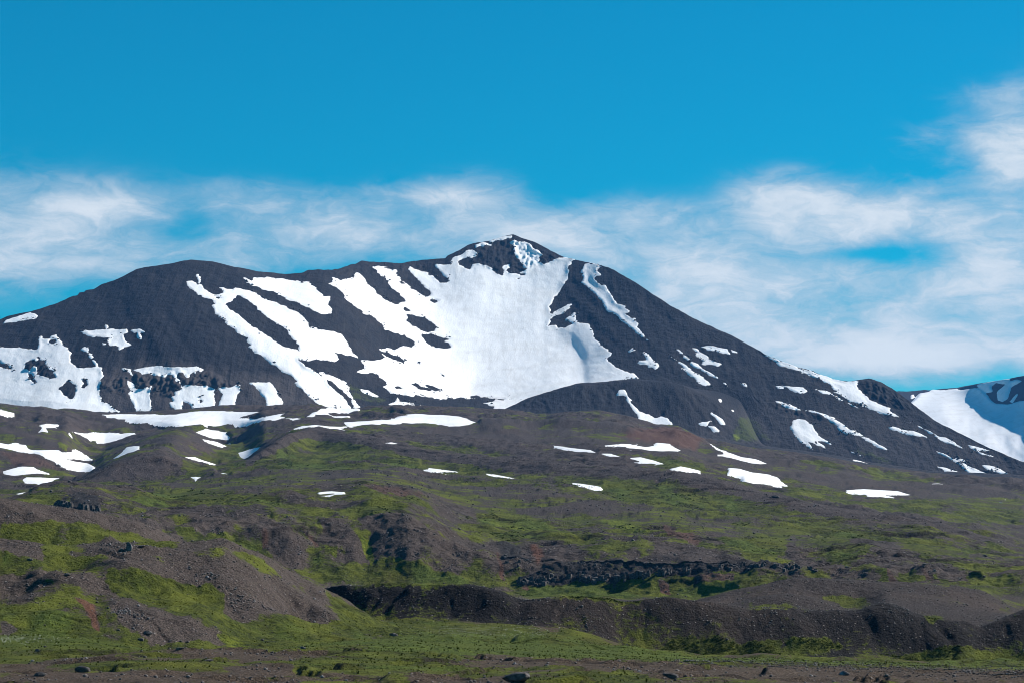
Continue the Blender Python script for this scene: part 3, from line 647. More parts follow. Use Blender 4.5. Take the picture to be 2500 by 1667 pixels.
# single knolls, hollows and noses on the nearer slopes, pushed out towards the valley: column, row, half width, half height, metres
MOUND = [(388, 1528, 150, 42, 5.44, 'afoot', 'acrest'), (400, 1455, 160, 30, -4.19, 'afoot', 'acrest'), (520, 1395, 120, 36, 3.77, 'afoot', 'acrest'), (149, 1419, 90, 22, 3.35, 'afoot', 'acrest'), (186, 1374, 80, 22, -3.35, 'afoot', 'acrest'),
         (78, 1442, 70, 22, -2.93, 'afoot', 'acrest'), (109, 1512, 110, 30, 4.19, 'afoot', 'acrest'), (640, 1430, 90, 30, 3.35, 'afoot', 'acrest'), (700, 1500, 110, 26, -3.35, 'afoot', 'acrest'), (10, 1385, 60, 18, 2.51, 'afoot', 'acrest'), (250, 1470, 40, 30, -3.35, 'afoot', 'acrest'),
         (686, 1325, 58, 66, 1.63, 'sfoot', 'brow'), (835, 1312, 44, 55, 1.63, 'sfoot', 'brow'), (1012, 1316, 100, 66, 2.00, 'sfoot', 'brow'), (768, 1335, 20, 60, -1.45, 'sfoot', 'brow'), (900, 1335, 18, 66, -1.63, 'sfoot', 'brow'), (512, 1290, 60, 30, 1.09, 'sfoot', 'brow'), (590, 1320, 30, 50, -1.09, 'sfoot', 'brow'),
         (1160, 1370, 40, 40, -1.09, 'sfoot', 'brow'), (1210, 1385, 30, 30, 0.91, 'sfoot', 'brow'),
         ]
MOUND += [(335, 1150, 80, 34, 24.0, 'ldip', 'gcrest'), (60, 1150, 70, 22, 24.0, 'gback', 'idip'), (170, 1130, 50, 22, -28.0, 'gback', 'idip'), (428, 1080, 60, 24, 36.0, 'gback', 'icrest'), (900, 1130, 160, 18, -36.0, 'brow', 'gfoot'), (1300, 1200, 200, 24, 30.0, 'brow', 'gfoot'), (1700, 1280, 160, 22, 18.0, 'brow', 'gfoot'), (700, 1190, 160, 20, 30.0, 'brow', 'gfoot'), (1500, 1300, 140, 22, -18.0, 'brow', 'gfoot'), (2050, 1330, 160, 18, 15.0, 'brow', 'gfoot'), (1150, 1270, 130, 22, -18.0, 'brow', 'gfoot')]
for (mpx, mpy, rx, ry, amp, la, lb) in MOUND:
    cc = np.where(abs(PX - mpx) < 2.6 * rx)[0]
    sub = (slice(rowL[la], rowL[lb]), slice(cc[0], cc[-1] + 1))
    e = np.exp(-((GPX[sub] - mpx) / rx) ** 2 - ((GPY[sub] - mpy) / ry) ** 2)
    ed = np.sin(math.pi * np.linspace(0, 1, rowL[lb] - rowL[la]))[:, None] ** .5
    GYn[sub] -= amp * e * ed
GZ = GZ * GYn / GY
GY = GYn
X = xw()
del Ybump, rib, gul

# amplitudes and ground cover along the lines
AMP = [np.interp(GS, np.arange(NL), [L['amps'][j] for L in LINES])[:, None] for j in range(4)]
VEG = np.repeat(np.interp(GS, np.arange(NL), [L['veg'] for L in LINES])[:, None], NC, 1).astype(np.float32)
MOSS = np.zeros(GY.shape, np.float32)
SOIL = np.zeros(GY.shape, np.float32)
DARK = np.zeros(GY.shape, np.float32)

# which vertices can be seen from the camera (nearest first)
run = np.minimum.accumulate(GPY, axis=0)
VIS = GPY <= np.vstack([np.full((1, NC), 1e9), run[:-1]]) + 0.4
VIS2 = VIS.copy()
for k in range(1, 4):
    VIS2[:-k] |= VIS[k:]
    VIS2[k:] |= VIS[:-k]


def paint(arr, poly, value, feather=8, r0=0, r1=None, wob=6):
    r1 = RM if r1 is None else r1
    bx0, by0 = poly.min(0) - feather - wob; bx1, by1 = poly.max(0) + feather + wob
    cols = np.where((PX > bx0) & (PX < bx1))[0]
    if len(cols) == 0:
        return
    c0, c1 = cols[0], cols[-1] + 1
    reg = (GPY[r0:r1, c0:c1] > by0) & (GPY[r0:r1, c0:c1] < by1) & VIS2[r0:r1, c0:c1]
    rr = np.where(reg.any(1))[0]
    if len(rr) == 0:
        return
    sub = (slice(r0 + rr[0], r0 + rr[-1] + 1), slice(c0, c1))
    px, py = GPX[sub], GPY[sub]
    d = poly_sdf(poly, px, py) + wob * fbm(X[sub] / (GY[sub] * .004), GY[sub] / (GY[sub].mean() * .014), 3, 3)
    a = sstep(d, -feather * .5, feather * .5) * VIS2[sub]
    arr[sub] = arr[sub] * (1 - a) + value * a


VP = [
    (.05, P('W1', [(0, 105), (300, 150), (550, 195), (850, 222), (1000, 243), (1200, 305), (1350, 395), (1490, 512), (1400, 512), (1200, 430), (950, 340), (700, 300), (300, 290), (0, 290)])),
    (.88, P('W1', [(0, 310), (350, 300), (700, 310), (950, 350), (1200, 440), (1400, 515), (1100, 500), (700, 490), (300, 490), (0, 460)])),
    (.10, P('W1', [(600, 490), (870, 455), (1050, 470), (1200, 530), (1500, 550), (1500, 610), (1300, 590), (900, 590), (700, 540)])),
    (.2, P('W1', [(0, 465), (280, 490), (370, 560), (330, 620), (200, 590), (0, 540)])),
    (.95, P('W1', [(340, 510), (600, 500), (520, 560), (950, 620), (560, 660), (400, 680), (0, 690), (0, 550), (200, 600), (330, 620)])),
    (.06, P('W1', [(950, 640), (1200, 600), (1700, 610), (2061, 730)], 'W2', [(500, 690), (650, 790), (800, 880), (950, 960), (1060, 1010), (1050, 1080), (900, 1090), (700, 1060), (450, 1040), (200, 1050), (150, 1000), (150, 850), (0, 760)], 'W1', [(1650, 770), (1400, 780), (1150, 750)])),
    (.95, P('W1', [(850, 710), (1150, 760), (1650, 770), (1780, 870), (1740, 980), (1900, 1050), (2061, 1100), (2061, 1290), (1850, 1290), (1750, 1190), (1600, 1110), (1300, 1010), (1000, 940), (900, 880), (830, 800)])),
    (.02, P('W1', [(880, 990), (1000, 955), (1200, 1000), (1500, 1100), (1700, 1200), (1740, 1250), (1200, 1250), (1050, 1180), (950, 1100)])),
    (.12, P('W1', [(220, 740), (450, 700), (700, 740), (850, 840), (700, 880), (450, 800)])),
    (1.0, P('W1', [(0, 900), (300, 1000), (700, 1060), (720, 1200), (1200, 1300), (0, 1330)])),
    (.1, P('W1', [(0, 1090), (100, 1110), (150, 1160), (0, 1190)])),
    (.03, P('W2', [(0, 490), (200, 455), (330, 475), (500, 575), (700, 685), (850, 775), (950, 825), (1060, 930), (900, 880), (700, 770), (580, 720), (420, 590), (250, 550), (0, 540)])),
    (.95, P('W2', [(950, 840), (1200, 970), (1450, 1100), (1480, 1200), (1200, 1240), (700, 1290), (450, 1290), (200, 1060), (700, 1070), (1060, 1090)])),
    (.8, P('W2', [(200, 600), (400, 680), (600, 730), (450, 590), (300, 570)])),
    (.03, P('W2', [(420, 260), (560, 280), (700, 380), (830, 480), (780, 620), (750, 680), (600, 620), (480, 470)])),
    (.03, P('W2', [(920, 300), (1050, 270), (1150, 340), (1250, 430), (1300, 590), (1180, 560), (1000, 450), (900, 450)])),
    (.04, P('W2', [(1200, 240), (1550, 250), (1700, 320), (1850, 420), (2061, 480)], 'W3', [(500, 500), (490, 640), (350, 720), (0, 640)], 'W2', [(1650, 660), (1450, 560), (1330, 500), (1330, 380)])),
    (.10, P('W2', [(0, 240), (150, 240), (230, 300), (200, 360), (0, 340)])),
    (.12, P('W1', [(1500, 240), (1800, 260), (1830, 340), (1700, 360), (1520, 320)])),
    (.97, P('W2', [(850, 560), (1050, 600), (1320, 620), (1450, 560), (1600, 600), (1900, 700), (2061, 760), (2061, 810), (1500, 820), (900, 790), (830, 650)])),
    (.95, P('W3', [(950, 790), (1300, 750), (1500, 780), (1900, 880), (1800, 920), (1000, 910), (850, 850)])),
    (.08, P('W3', [(700, 500), (1000, 600), (1330, 600), (1250, 640), (1000, 700), (750, 650)])),
    (.08, P('W3', [(1050, 470), (1250, 500), (1330, 580), (1100, 600)])),
    (.95, P('W3', [(500, 200), (900, 230), (1300, 420), (1800, 500), (1950, 540), (1400, 600), (1330, 560), (1100, 460), (700, 470), (550, 350)])),
    (.08, P('W3', [(1360, 390), (1550, 380), (1800, 460), (1500, 440)])),
    (.12, P('W3', [(1240, 130), (1450, 160), (1600, 270), (1450, 250)])),
    (.12, P('W3', [(1760, 400), (2000, 420), (2254, 480), (2254, 560), (2000, 500)])),
    (.08, P('W4', [(0, 340), (300, 400), (700, 470), (850, 400), (1100, 470), (1500, 600), (1200, 560), (600, 500), (0, 480)])),
    (.12, P('W4', [(870, 330), (1000, 310), (1100, 330), (930, 400)])),
    (.10, P('W4', [(1270, 410), (1500, 440), (1900, 510), (2000, 590), (2000, 640), (1500, 540), (1300, 470)])),
    (.92, P('W4', [(900, 330), (1100, 350), (1450, 420), (1250, 470), (900, 390)])),
    (.92, P('W4', [(400, 340), (850, 330), (830, 430), (700, 460), (450, 390)])),
    (.9, P('W4', [(1480, 370), (1900, 400), (2352, 460), (2352, 480), (1700, 470)])),
    (.95, P('W4', [(1430, 530), (1480, 540), (1480, 610), (1440, 600)])),
    (.95, P('W4', [(1550, 540), (1640, 550), (1740, 630), (1550, 610)])),
    (.92, P('W4', [(1790, 580), (1900, 640), (1820, 640)])),
    (.95, P('W4', [(2010, 600), (2352, 590), (2352, 640), (2200, 660), (2000, 650)])),
    (.9, P('W4', [(1060, 720), (1340, 720), (1370, 770), (1280, 810), (1180, 780)])),
    (.85, P('W4', [(560, 770), (850, 770), (1100, 810), (900, 800), (600, 800)])),
    (.85, P('W4', [(1700, 830), (1870, 860), (1750, 880)])),
    (.85, P('W4', [(2160, 760), (2300, 830), (2250, 840)])),
    (.95, P('W4', [(160, 650), (500, 620), (540, 660), (300, 730), (170, 710)])),
    (.85, P('W4', [(30, 1050), (150, 950), (500, 1000), (800, 1000), (780, 1080), (300, 1090)])),
    (.85, P('W4', [(840, 1010), (1100, 980), (1200, 1060), (900, 1100)])),
    (.8, P('W4', [(1500, 1090), (1900, 1040), (2352, 1080), (2352, 1160), (1900, 1130)])),
    (.42, P('W3', [(0, 980), (450, 1030), (430, 1090), (0, 1060)])),
    (.9, P('Z7', [(0, 300), (300, 330), (900, 450), (1500, 560), (2352, 590), (2352, 640), (1500, 620), (800, 500), (0, 420)])),
    (.85, P('Z8', [(0, 560), (600, 600), (900, 700), (1250, 760), (1200, 830), (700, 760), (0, 640)])),
    (.85, P('Z8', [(1000, 560), (1400, 620), (2352, 640), (2352, 760), (1500, 690), (1000, 630)])),
    (.8, P('Z8', [(100, 350), (500, 420), (520, 460), (200, 430)])),
    (.75, P('Z8', [(1000, 380), (1500, 460), (1900, 520), (1800, 540), (1200, 480)])),
    (.9, P('Z6', [(1300, 500), (1700, 420), (2352, 350), (2352, 560), (1500, 600), (1350, 640)])),
    (.75, P('Z6', [(950, 560), (1080, 480), (1150, 500), (1050, 580)])),
    (.85, P('Z6', [(900, 760), (1300, 720), (1900, 780), (2352, 880), (1900, 900), (1300, 840), (900, 830)])),
    (.05, P('Z6', [(600, 640), (900, 480), (1180, 445), (1300, 510), (1280, 580), (1000, 620), (700, 680)])),
]
fg = slice(rowL['near2'], rowL['afoot'])
VEG[fg] += .70 * fbm(X[fg] / 30, GY[fg] / 9, 3, 201) + .1
for v, pl in ((.0, P('W1', [(0, 1440), (400, 1390), (900, 1360), (900, 1410), (600, 1420), (0, 1490)])), (.12, P('W1', [(0, 1530), (700, 1480), (1500, 1480), (2061, 1470), (2061, 1590), (0, 1590)])), (.08, P('W1', [(1300, 1310), (2061, 1305), (2061, 1370), (1500, 1350)])),
              (.08, P('W2', [(0, 1305), (900, 1330), (1100, 1370), (0, 1390)])), (.05, P('W2', [(150, 1440), (700, 1440), (700, 1500), (200, 1510)])), (.12, P('W3', [(350, 1420), (700, 1360), (1100, 1380), (2254, 1430), (2254, 1500), (1200, 1470)])),
              (.05, P('W3', [(0, 1500), (350, 1520), (900, 1550), (900, 1600), (0, 1600)])), (.08, P('W4', [(0, 1180), (700, 1170), (1500, 1190), (2352, 1200), (2352, 1300), (0, 1240)])),
              (.9, P('W1', [(0, 1340), (700, 1330), (900, 1340), (400, 1385), (0, 1430)])), (.85, P('W1', [(350, 1450), (900, 1400), (1600, 1430), (1700, 1460), (700, 1470)])), (.85, P('W2', [(700, 1390), (1500, 1340), (2061, 1350), (1800, 1420), (1000, 1440)])),
              (.9, P('W3', [(300, 1330), (900, 1300), (1700, 1300), (2254, 1340), (2254, 1410), (1100, 1370)])), (.85, P('W3', [(900, 1520), (1500, 1490), (2000, 1540), (1800, 1600), (900, 1600)]))):
    paint(VEG, pl, v, 12, rowL['near2'], rowL['afoot'], 10)
pg = slice(rowL['sfoot'], rowL['kdip'])
VEG[pg] += .45 * fbm(X[pg] / 60 + GY[pg] / 300, GY[pg] / 130, 4, 202)
for v, pl in VP:
    paint(VEG, pl, v * .9 + .03, 16, wob=11)
paint(VEG, P('N', [(425, 1275), (500, 1292), (560, 1300), (630, 1318), (640, 1350), (690, 1400), (640, 1400), (560, 1350), (470, 1345)]), .93, 10, rowL['sfoot'], rowL['brow'])
paint(VEG, P('N', [(960, 1512), (1060, 1522), (1300, 1535), (1420, 1550), (1500, 1575), (1700, 1600), (2500, 1626), (2500, 1634), (1700, 1614), (1200, 1600), (900, 1592), (900, 1555)]), .97, 8)
hl = slice(rowL['afoot'], rowL['kdip'])
VEG[hl] += .30 * fbm(X[hl] / (GY[hl].mean(1, keepdims=True) * .02), GY[hl] / (GY[hl].mean(1, keepdims=True) * .03), 3, 203)
gp = np.array(sorted(GC)[6:])
paint(VEG, np.vstack([gp + (0, -6), gp[::-1] + (0, 24)]), .05, 8)
paint(VEG, P('Z2', [(1560, 1290), (1900, 1440), (1860, 1490), (1600, 1440)]), .55, 10, RM, NR)
paint(VEG, P('Z5', [(300, 630), (420, 640), (560, 820), (250, 800)]), .48, 14, rowL['kdip'], NR)
paint(VEG, P('Z5', [(1200, 850), (1500, 990), (1300, 975), (1080, 870)]), .5, 14, rowL['kdip'], NR)
for pl in (P('W2', [(1190, 360), (1290, 420), (1330, 590), (1310, 625), (1240, 480)]), P('W2', [(940, 485), (1040, 500), (1030, 570), (950, 540)]), P('W3', [(1480, 275), (1650, 285), (1820, 340), (1900, 380), (1700, 365)]),
           P('W3', [(560, 235), (700, 300), (1000, 372), (1250, 430), (1250, 445), (1000, 395), (700, 335)]), P('Z6', [(415, 365), (490, 395), (480, 440), (425, 420)]), P('Z8', [(690, 262), (715, 270), (700, 284)]),
           P('W1', [(1700, 1200), (1900, 1250), (1950, 1290), (1820, 1290)]), P('W1', [(430, 1100), (500, 1160), (540, 1195), (470, 1140)])):
    paint(MOSS, pl, .75, 10, 0, NR, 8)
    paint(VEG, pl, 1.0, 6, 0, NR, 4)
for pl, v in ((P('W1', [(580, 930), (740, 970), (780, 1180), (730, 1150), (690, 1030)]), 1), (P('Z8', [(0, 260), (350, 215), (520, 300), (450, 350), (200, 300)]), .55), (P('W3', [(980, 510), (1060, 600), (1000, 650), (960, 560)]), .9),
              (P('W3', [(690, 580), (740, 680), (760, 780), (720, 740)]), .9), (P('W4', [(20, 620), (80, 620), (100, 700), (40, 690)]), .7), (P('W2', [(455, 385), (495, 390), (490, 470), (460, 470)]), .8),
              (P('W2', [(770, 380), (840, 430), (900, 500), (830, 450)]), .7), (P('W4', [(1480, 540), (1560, 620), (1500, 620)]), .6), (P('W4', [(1690, 540), (1800, 620), (1760, 630)]), .6),
              (P('Z7', [(500, 625), (700, 640), (900, 690), (620, 670)]), .45), (P('Z8', [(270, 770), (500, 850), (480, 880), (300, 830)]), .5), (P('Z6', [(0, 450), (250, 470), (420, 560), (100, 540)]), .35),
              (P('W3', [(880, 780), (945, 785), (940, 830), (890, 825)]), .7), (P('W4', [(250, 560), (500, 560), (500, 610), (250, 620)]), .35)):
    paint(SOIL, pl, v * .8, 10, wob=8)
    paint(VEG, pl, .05, 6)
for pl in (P('W3', [(840, 740), (1000, 700), (1150, 650), (1250, 640), (1700, 620), (2254, 620), (2254, 660), (1900, 690), (1600, 740), (1300, 750), (1050, 780), (850, 780)]), P('W4', [(0, 500), (300, 510), (700, 490), (900, 510), (900, 540), (500, 540), (0, 590)]),
           P('Z6', [(400, 800), (560, 760), (700, 800), (720, 860), (520, 870)]), P('W3', [(690, 520), (860, 520), (900, 600), (780, 640)])):
    paint(DARK, pl, 1.0, 6)
    paint(VEG, pl, .12, 6)
# slope talus of the lower left mountain face is browner
TAL = np.zeros(GY.shape, np.float32)
paint(TAL, P('Z1', [(870, 1120), (1400, 1010), (2100, 1130), (2334, 1230), (2334, 1450), (850, 1490)]), 1.0, 40, RM, NR, 10)
paint(TAL, P('Z2', [(0, 1140), (600, 1230), (1100, 1240), (1320, 1490), (0, 1540)]), 1.0, 30, RM, NR, 10)
paint(TAL, P('Z5', [(0, 640), (700, 560), (1500, 640), (2352, 980), (2352, 1100), (1200, 990), (0, 800)]), .45, 60, rowL['kdip'], NR, 12)

GH = np.full(GY.shape, -50.0, np.float32)
SNOWI = []
for (label, polys, holes, band, group, smo) in S:
    allp = np.vstack(polys)
    mrg = 14
    bx0, by0 = allp.min(0) - mrg; bx1, by1 = allp.max(0) + mrg
    cols = np.where((PX > bx0) & (PX < bx1))[0]
    c0, c1 = cols[0], cols[-1] + 1
    if band == 'M':
        ra, rb = RM, rowL['sky'] + 4
    elif band == 'X':
        ra, rb = rowL['kdip'], rowL['sky'] + 1
    else:
        ra, rb = rowL['brow'], rowL['kdip'] - 4
    g = GPY[ra:rb, c0:c1]
    reg = (g > by0) & (g < by1)
    if band != 'M':
        reg &= VIS2[ra:rb, c0:c1]
    rr = np.where(reg.any(1))[0]
    r0, r1 = ra + rr[0], ra + rr[-1] + 1
    sub = (slice(r0, r1), slice(c0, c1))
    d = np.full(GY[sub].shape, -1e9)
    for pl in polys:
        d = np.maximum(d, poly_sdf(pl, GPX[sub], GPY[sub]))
    for pl in holes:
        d = np.minimum(d, -poly_sdf(pl, GPX[sub], GPY[sub]))
    big = min(1.0, math.sqrt((bx1 - bx0 - 28) * (by1 - by0 - 28)) / 90.0)
    u, v = X[sub], GZ[sub]
    if band in ('M', 'X'):
        d = d + big * (3.4 * fbm((u + v * .6) / 22, (v - u * .25) / 10, 3, 7) + 2.4 * fbm((u + v * .5) / 8, v / 4, 2, 8)) + .3
    else:
        d = d + 1.2 * fbm(u / 20, GY[sub] / 60, 2, 7) * big + .3
    if band != 'M':
        d = np.where(VIS2[sub], d, -50)
    GH[sub] = np.maximum(GH[sub], d)
    SNOWI.append((label, group, band, r0, r1, c0, c1, d))

# ------------------------------------------------------------------ fine relief
flat = 1 - .85 * sstep(GH, -7, 2)
flat[RM:] = 1 - .45 * sstep(GH[RM:], 0, 14)
Yq = GY
dYr = np.abs(np.gradient(GY, axis=0))
def fit(wl):
    return np.clip(wl / (2.6 * dYr), 0, 1) ** 1.5
DET = np.zeros(GY.shape, np.float32)
DET += AMP[0] * fbm((X + .35 * Yq) / 120, (Yq - .3 * X) / 210, 2, 1)
DET += 1.2 * AMP[1] * fbm(X / 40, Yq / 46, 3, 2)
DET += 1.9 * AMP[2] * fit(13) * fbm(X / 11, Yq / 13, 2, 3)
DET += 3.0 * AMP[3] * fit(3.6) * fbm(X / 3, Yq / 3.6, 2, 4)
DET = DET.astype(np.float32)
RA = np.repeat(np.interp(GS, np.arange(NL), [dict(afoot=.3, amid=1.7, acrest=.8, adip=.5, mcrest=.5, mdip=.3, sfoot=.6, brow=2.6, ldip=3.5, gfoot=4.2, gcrest=1.5, gback=5.0, idip=7.0, kcrest=1.2).get(L['name'], 0.) for L in LINES])[:, None], 1, 1)
RIDGE = np.zeros(GY.shape, np.float32)
for r0_, r1_, wl, fx, fy, sd in ((rowL['afoot'], rowL['mcrest'], 26.0, .80, -.60, 401), (rowL['mdip'], rowL['brow'], 40.0, .6, -.8, 402), (rowL['brow'], RM, 105.0, .42, -.91, 403)):
    ss = slice(r0_, r1_)
    xx, yy = X[ss], GY[ss]
    u_ = -fy * xx + fx * yy
    v_ = fx * xx + fy * yy
    u_ = u_ + .35 * wl * fbm(xx / (wl * 1.3), yy / (wl * 1.6), 2, sd + 7)
    n1 = fbm(u_ / wl, v_ / (wl * 3.6), 2, sd)
    rg = 1 - np.clip(np.abs(n1) * 2.6, 0, 1)
    rg = rg * rg * (3 - 2 * rg)
    RIDGE[ss] = rg
    nn_ = r1_ - r0_
    ri = np.arange(nn_)[:, None]
    win = sstep(ri, 0, 14) * (1 - sstep(ri, nn_ - 15, nn_ - 1))
    cl_ = (sstep(PX, 1190, 1260) * (1 - sstep(PX, 1850, 1950)))[None]      # where the basalt ledge breaks the slope
    win = win + (1 - win) * cl_ * .45 * (sd != 401)
    win = win * (.5 if sd == 402 else 1.)
    DET[ss] += (RA[ss] * (rg - .4) * win).astype(np.float32)
VEG[rowL['sfoot']:RM] -= .34 * (RIDGE[rowL['sfoot']:RM] - .45)
VEG[rowL['afoot']:rowL['mcrest']] -= .12 * (RIDGE[rowL['afoot']:rowL['mcrest']] - .45)
# turf ledges: the sward breaks off in low dark banks
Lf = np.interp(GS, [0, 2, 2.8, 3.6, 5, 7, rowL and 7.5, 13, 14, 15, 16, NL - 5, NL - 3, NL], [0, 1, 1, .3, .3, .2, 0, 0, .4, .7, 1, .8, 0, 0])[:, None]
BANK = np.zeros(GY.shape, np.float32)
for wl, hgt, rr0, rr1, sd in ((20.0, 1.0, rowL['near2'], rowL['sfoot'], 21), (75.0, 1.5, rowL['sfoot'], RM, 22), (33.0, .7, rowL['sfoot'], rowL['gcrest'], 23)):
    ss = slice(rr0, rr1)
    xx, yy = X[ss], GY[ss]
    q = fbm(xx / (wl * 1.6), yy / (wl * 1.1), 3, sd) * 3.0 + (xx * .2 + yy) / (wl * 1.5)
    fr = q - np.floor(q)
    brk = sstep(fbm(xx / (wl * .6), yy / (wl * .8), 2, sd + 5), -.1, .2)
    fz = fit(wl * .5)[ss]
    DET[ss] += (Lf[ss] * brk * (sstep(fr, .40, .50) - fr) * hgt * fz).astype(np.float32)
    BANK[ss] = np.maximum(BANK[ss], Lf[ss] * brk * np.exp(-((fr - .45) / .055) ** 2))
# gullies running down the hill fronts
for wl, hgt, ra_, rb_, sd in ((13.0, .6, 'afoot', 'acrest', 51), (22.0, .8, 'sfoot', 'brow', 52), (12.0, .55, 'adip', 'mcrest', 53), (26.0, 1.6, 'ddip', 'sfoot', 54), (45.0, 2.6, 'idip', 'kcrest', 55), (30.0, 2.2, 'kdip', 'ncrest', 56)):
    ss = slice(rowL[ra_], rowL[rb_])
    tq_ = np.linspace(0, 1, ss.stop - ss.start)[:, None]
    wv_ = X[ss] + .35 * wl * fbm(X[ss] / wl, GY[ss] / wl, 2, sd + 3)
    g_ = np.abs(fbm(wv_ / wl, GY[ss] / (wl * 4), 3, sd)) * 2
    DET[ss] += (-(1 - np.clip(g_ * 1.6, 0, 1)) * hgt * np.sin(math.pi * tq_) ** .7).astype(np.float32)
# low rock ledges in the face of the escarpment
DARKs = DARK * np.abs(fbm(X / 5.0, GZ / 3.0 + GY / 30, 3, 63))
DET += DARKs * 1.6
mrow = slice(RM, rowL['sky'] + 3)
DET[mrow] += (cragm[mrow] * 1.6 * fbm(X[mrow] / 9, GZ[mrow] / 7, 2, 71)).astype(np.float32)
GZb = GZ.copy()
# snow lies on the smoothed ground
SM = (AMP[1] * fbm(X / 40, Yq / 46, 2, 2) * .6).astype(np.float32)
GZ = GZ + DET * flat
# gravel bar of the stream on the right
# ------------------------------------------------------------------ materials
def new_mat(name):
    mt = bpy.data.materials.new(name)
    mt.use_nodes = True
    return mt, NT(mt.node_tree)


def finish(t, color, rough, height=None, strength=0.5, distance=0.3, spec=0.25):
    b = t.n('ShaderNodeBsdfPrincipled')
    t.val(b.inputs['Base Color'], color if not isinstance(color, tuple) else (*color, 1.0))
    t.val(b.inputs['Roughness'], rough)
    b.inputs['Specular IOR Level'].default_value = spec
    if height is not None:
        bp = t.n('ShaderNodeBump')
        bp.inputs['Strength'].default_value = strength
        bp.inputs['Distance'].default_value = distance
        t.link(height, bp.inputs['Height'])
        t.link(bp.outputs[0], b.inputs['Normal'])
    o = t.n('ShaderNodeOutputMaterial')
    t.link(b.outputs[0], o.inputs[0])


def tundra(name, gravel_lo, gravel_hi, gs, brk=1.6):
    mt, t = new_mat(name)
    pos = t.n('ShaderNodeNewGeometry').outputs['Position']
    flatp = t.scale_vec(pos, (1, .8, 1))
    n_big = t.noise(flatp, .022, 5, .6, .4)
    n_mid = t.noise(flatp, .12 * gs, 7, .62, .3)
    n_fine = t.noise(pos, 1.1 * gs, 6, .65)
    n_grain = t.noise(pos, 4.5 * gs, 3, .6)
    veg = t.attr('veg')
    v = t.math('ADD', veg, t.math('ADD', t.math('MULTIPLY', t.math('SUBTRACT', n_mid, .5), brk), t.math('MULTIPLY', t.math('SUBTRACT', n_fine, .5), .9)))
    vf = t.smooth(v, .38, .62)
    grav = t.mix(t.smooth(n_grain, .35, .68), gravel_lo, gravel_hi)
    grav = t.mix(t.math('MULTIPLY', t.smooth(n_big, .45, .7), .5), grav, (.085, .060, .047))
    stones = t.n('ShaderNodeTexVoronoi', feature='F1')
    t.link(pos, stones.inputs['Vector'])
    stones.inputs['Scale'].default_value = 1.6 * gs
    sp = t.n('ShaderNodeSeparateColor')
    t.link(stones.outputs['Color'], sp.inputs[0])
    pale_stone = t.math('MULTIPLY', t.smooth(sp.outputs[0], .66, .86), t.math('SUBTRACT', 1.0, t.smooth(stones.outputs['Distance'], .12, .34)))  # mask of paler stones, picked at random among the gravel
    grav = t.mix(t.math('MULTIPLY', pale_stone, .8), grav, (.21, .19, .18))
    grav = t.mix(t.attr('soil'), grav, t.mix(n_fine, (.10, .038, .022), (.19, .085, .05)))
    grav = t.mix(t.attr('dark'), grav, t.mix(n_fine, (.014, .013, .014), (.05, .046, .045)))
    g1 = t.mix(t.smooth(n_fine, .32, .66), (.018, .025, .006), (.078, .091, .012))
    g2 = t.mix(t.smooth(n_mid, .42, .68), g1, t.mix(n_grain, (.080, .094, .012), (.142, .149, .018)))
    g2 = t.mix(t.math('MULTIPLY', t.smooth(n_big, .5, .75), .6), g2, (.058, .047, .012))
    lush = t.math('MULTIPLY', t.smooth(veg, .86, .98), .55)
    g2 = t.mix(lush, g2, t.mix(n_fine, (.038, .062, .012), (.118, .160, .024)))
    g2 = t.mix(t.math('MULTIPLY', t.attr('moss'), t.smooth(n_fine, .35, .6)), g2, (.17, .19, .018))
    col = t.mix(vf, grav, g2)
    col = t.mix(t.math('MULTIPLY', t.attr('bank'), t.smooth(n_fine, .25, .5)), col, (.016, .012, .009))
    hgt = t.math('ADD', t.math('MULTIPLY', n_fine, .8), t.math('ADD', t.math('MULTIPLY', n_grain, .25), t.math('MULTIPLY', pale_stone, .3)))
    finish(t, col, .95, hgt, 1.0, .9 / gs, .1)
    return mt


M_GROUND = tundra('tundra near', (.038, .026, .017), (.122, .088, .064), 1.0)
M_HILL = tundra('tundra hills', (.038, .029, .025), (.118, .091, .078), .75)
M_MORAINE = tundra('moraine gravel', (.0070, .0062, .0068), (.027, .0235, .024), .8, 1.2)
M_MOUND = tundra('mound gravel', (.023, .0185, .0172), (.074, .058, .052), .75, 1.3)
M_PLATEAU = tundra('tundra plateau', (.034, .027, .025), (.092, .073, .065), .35, 2.0)


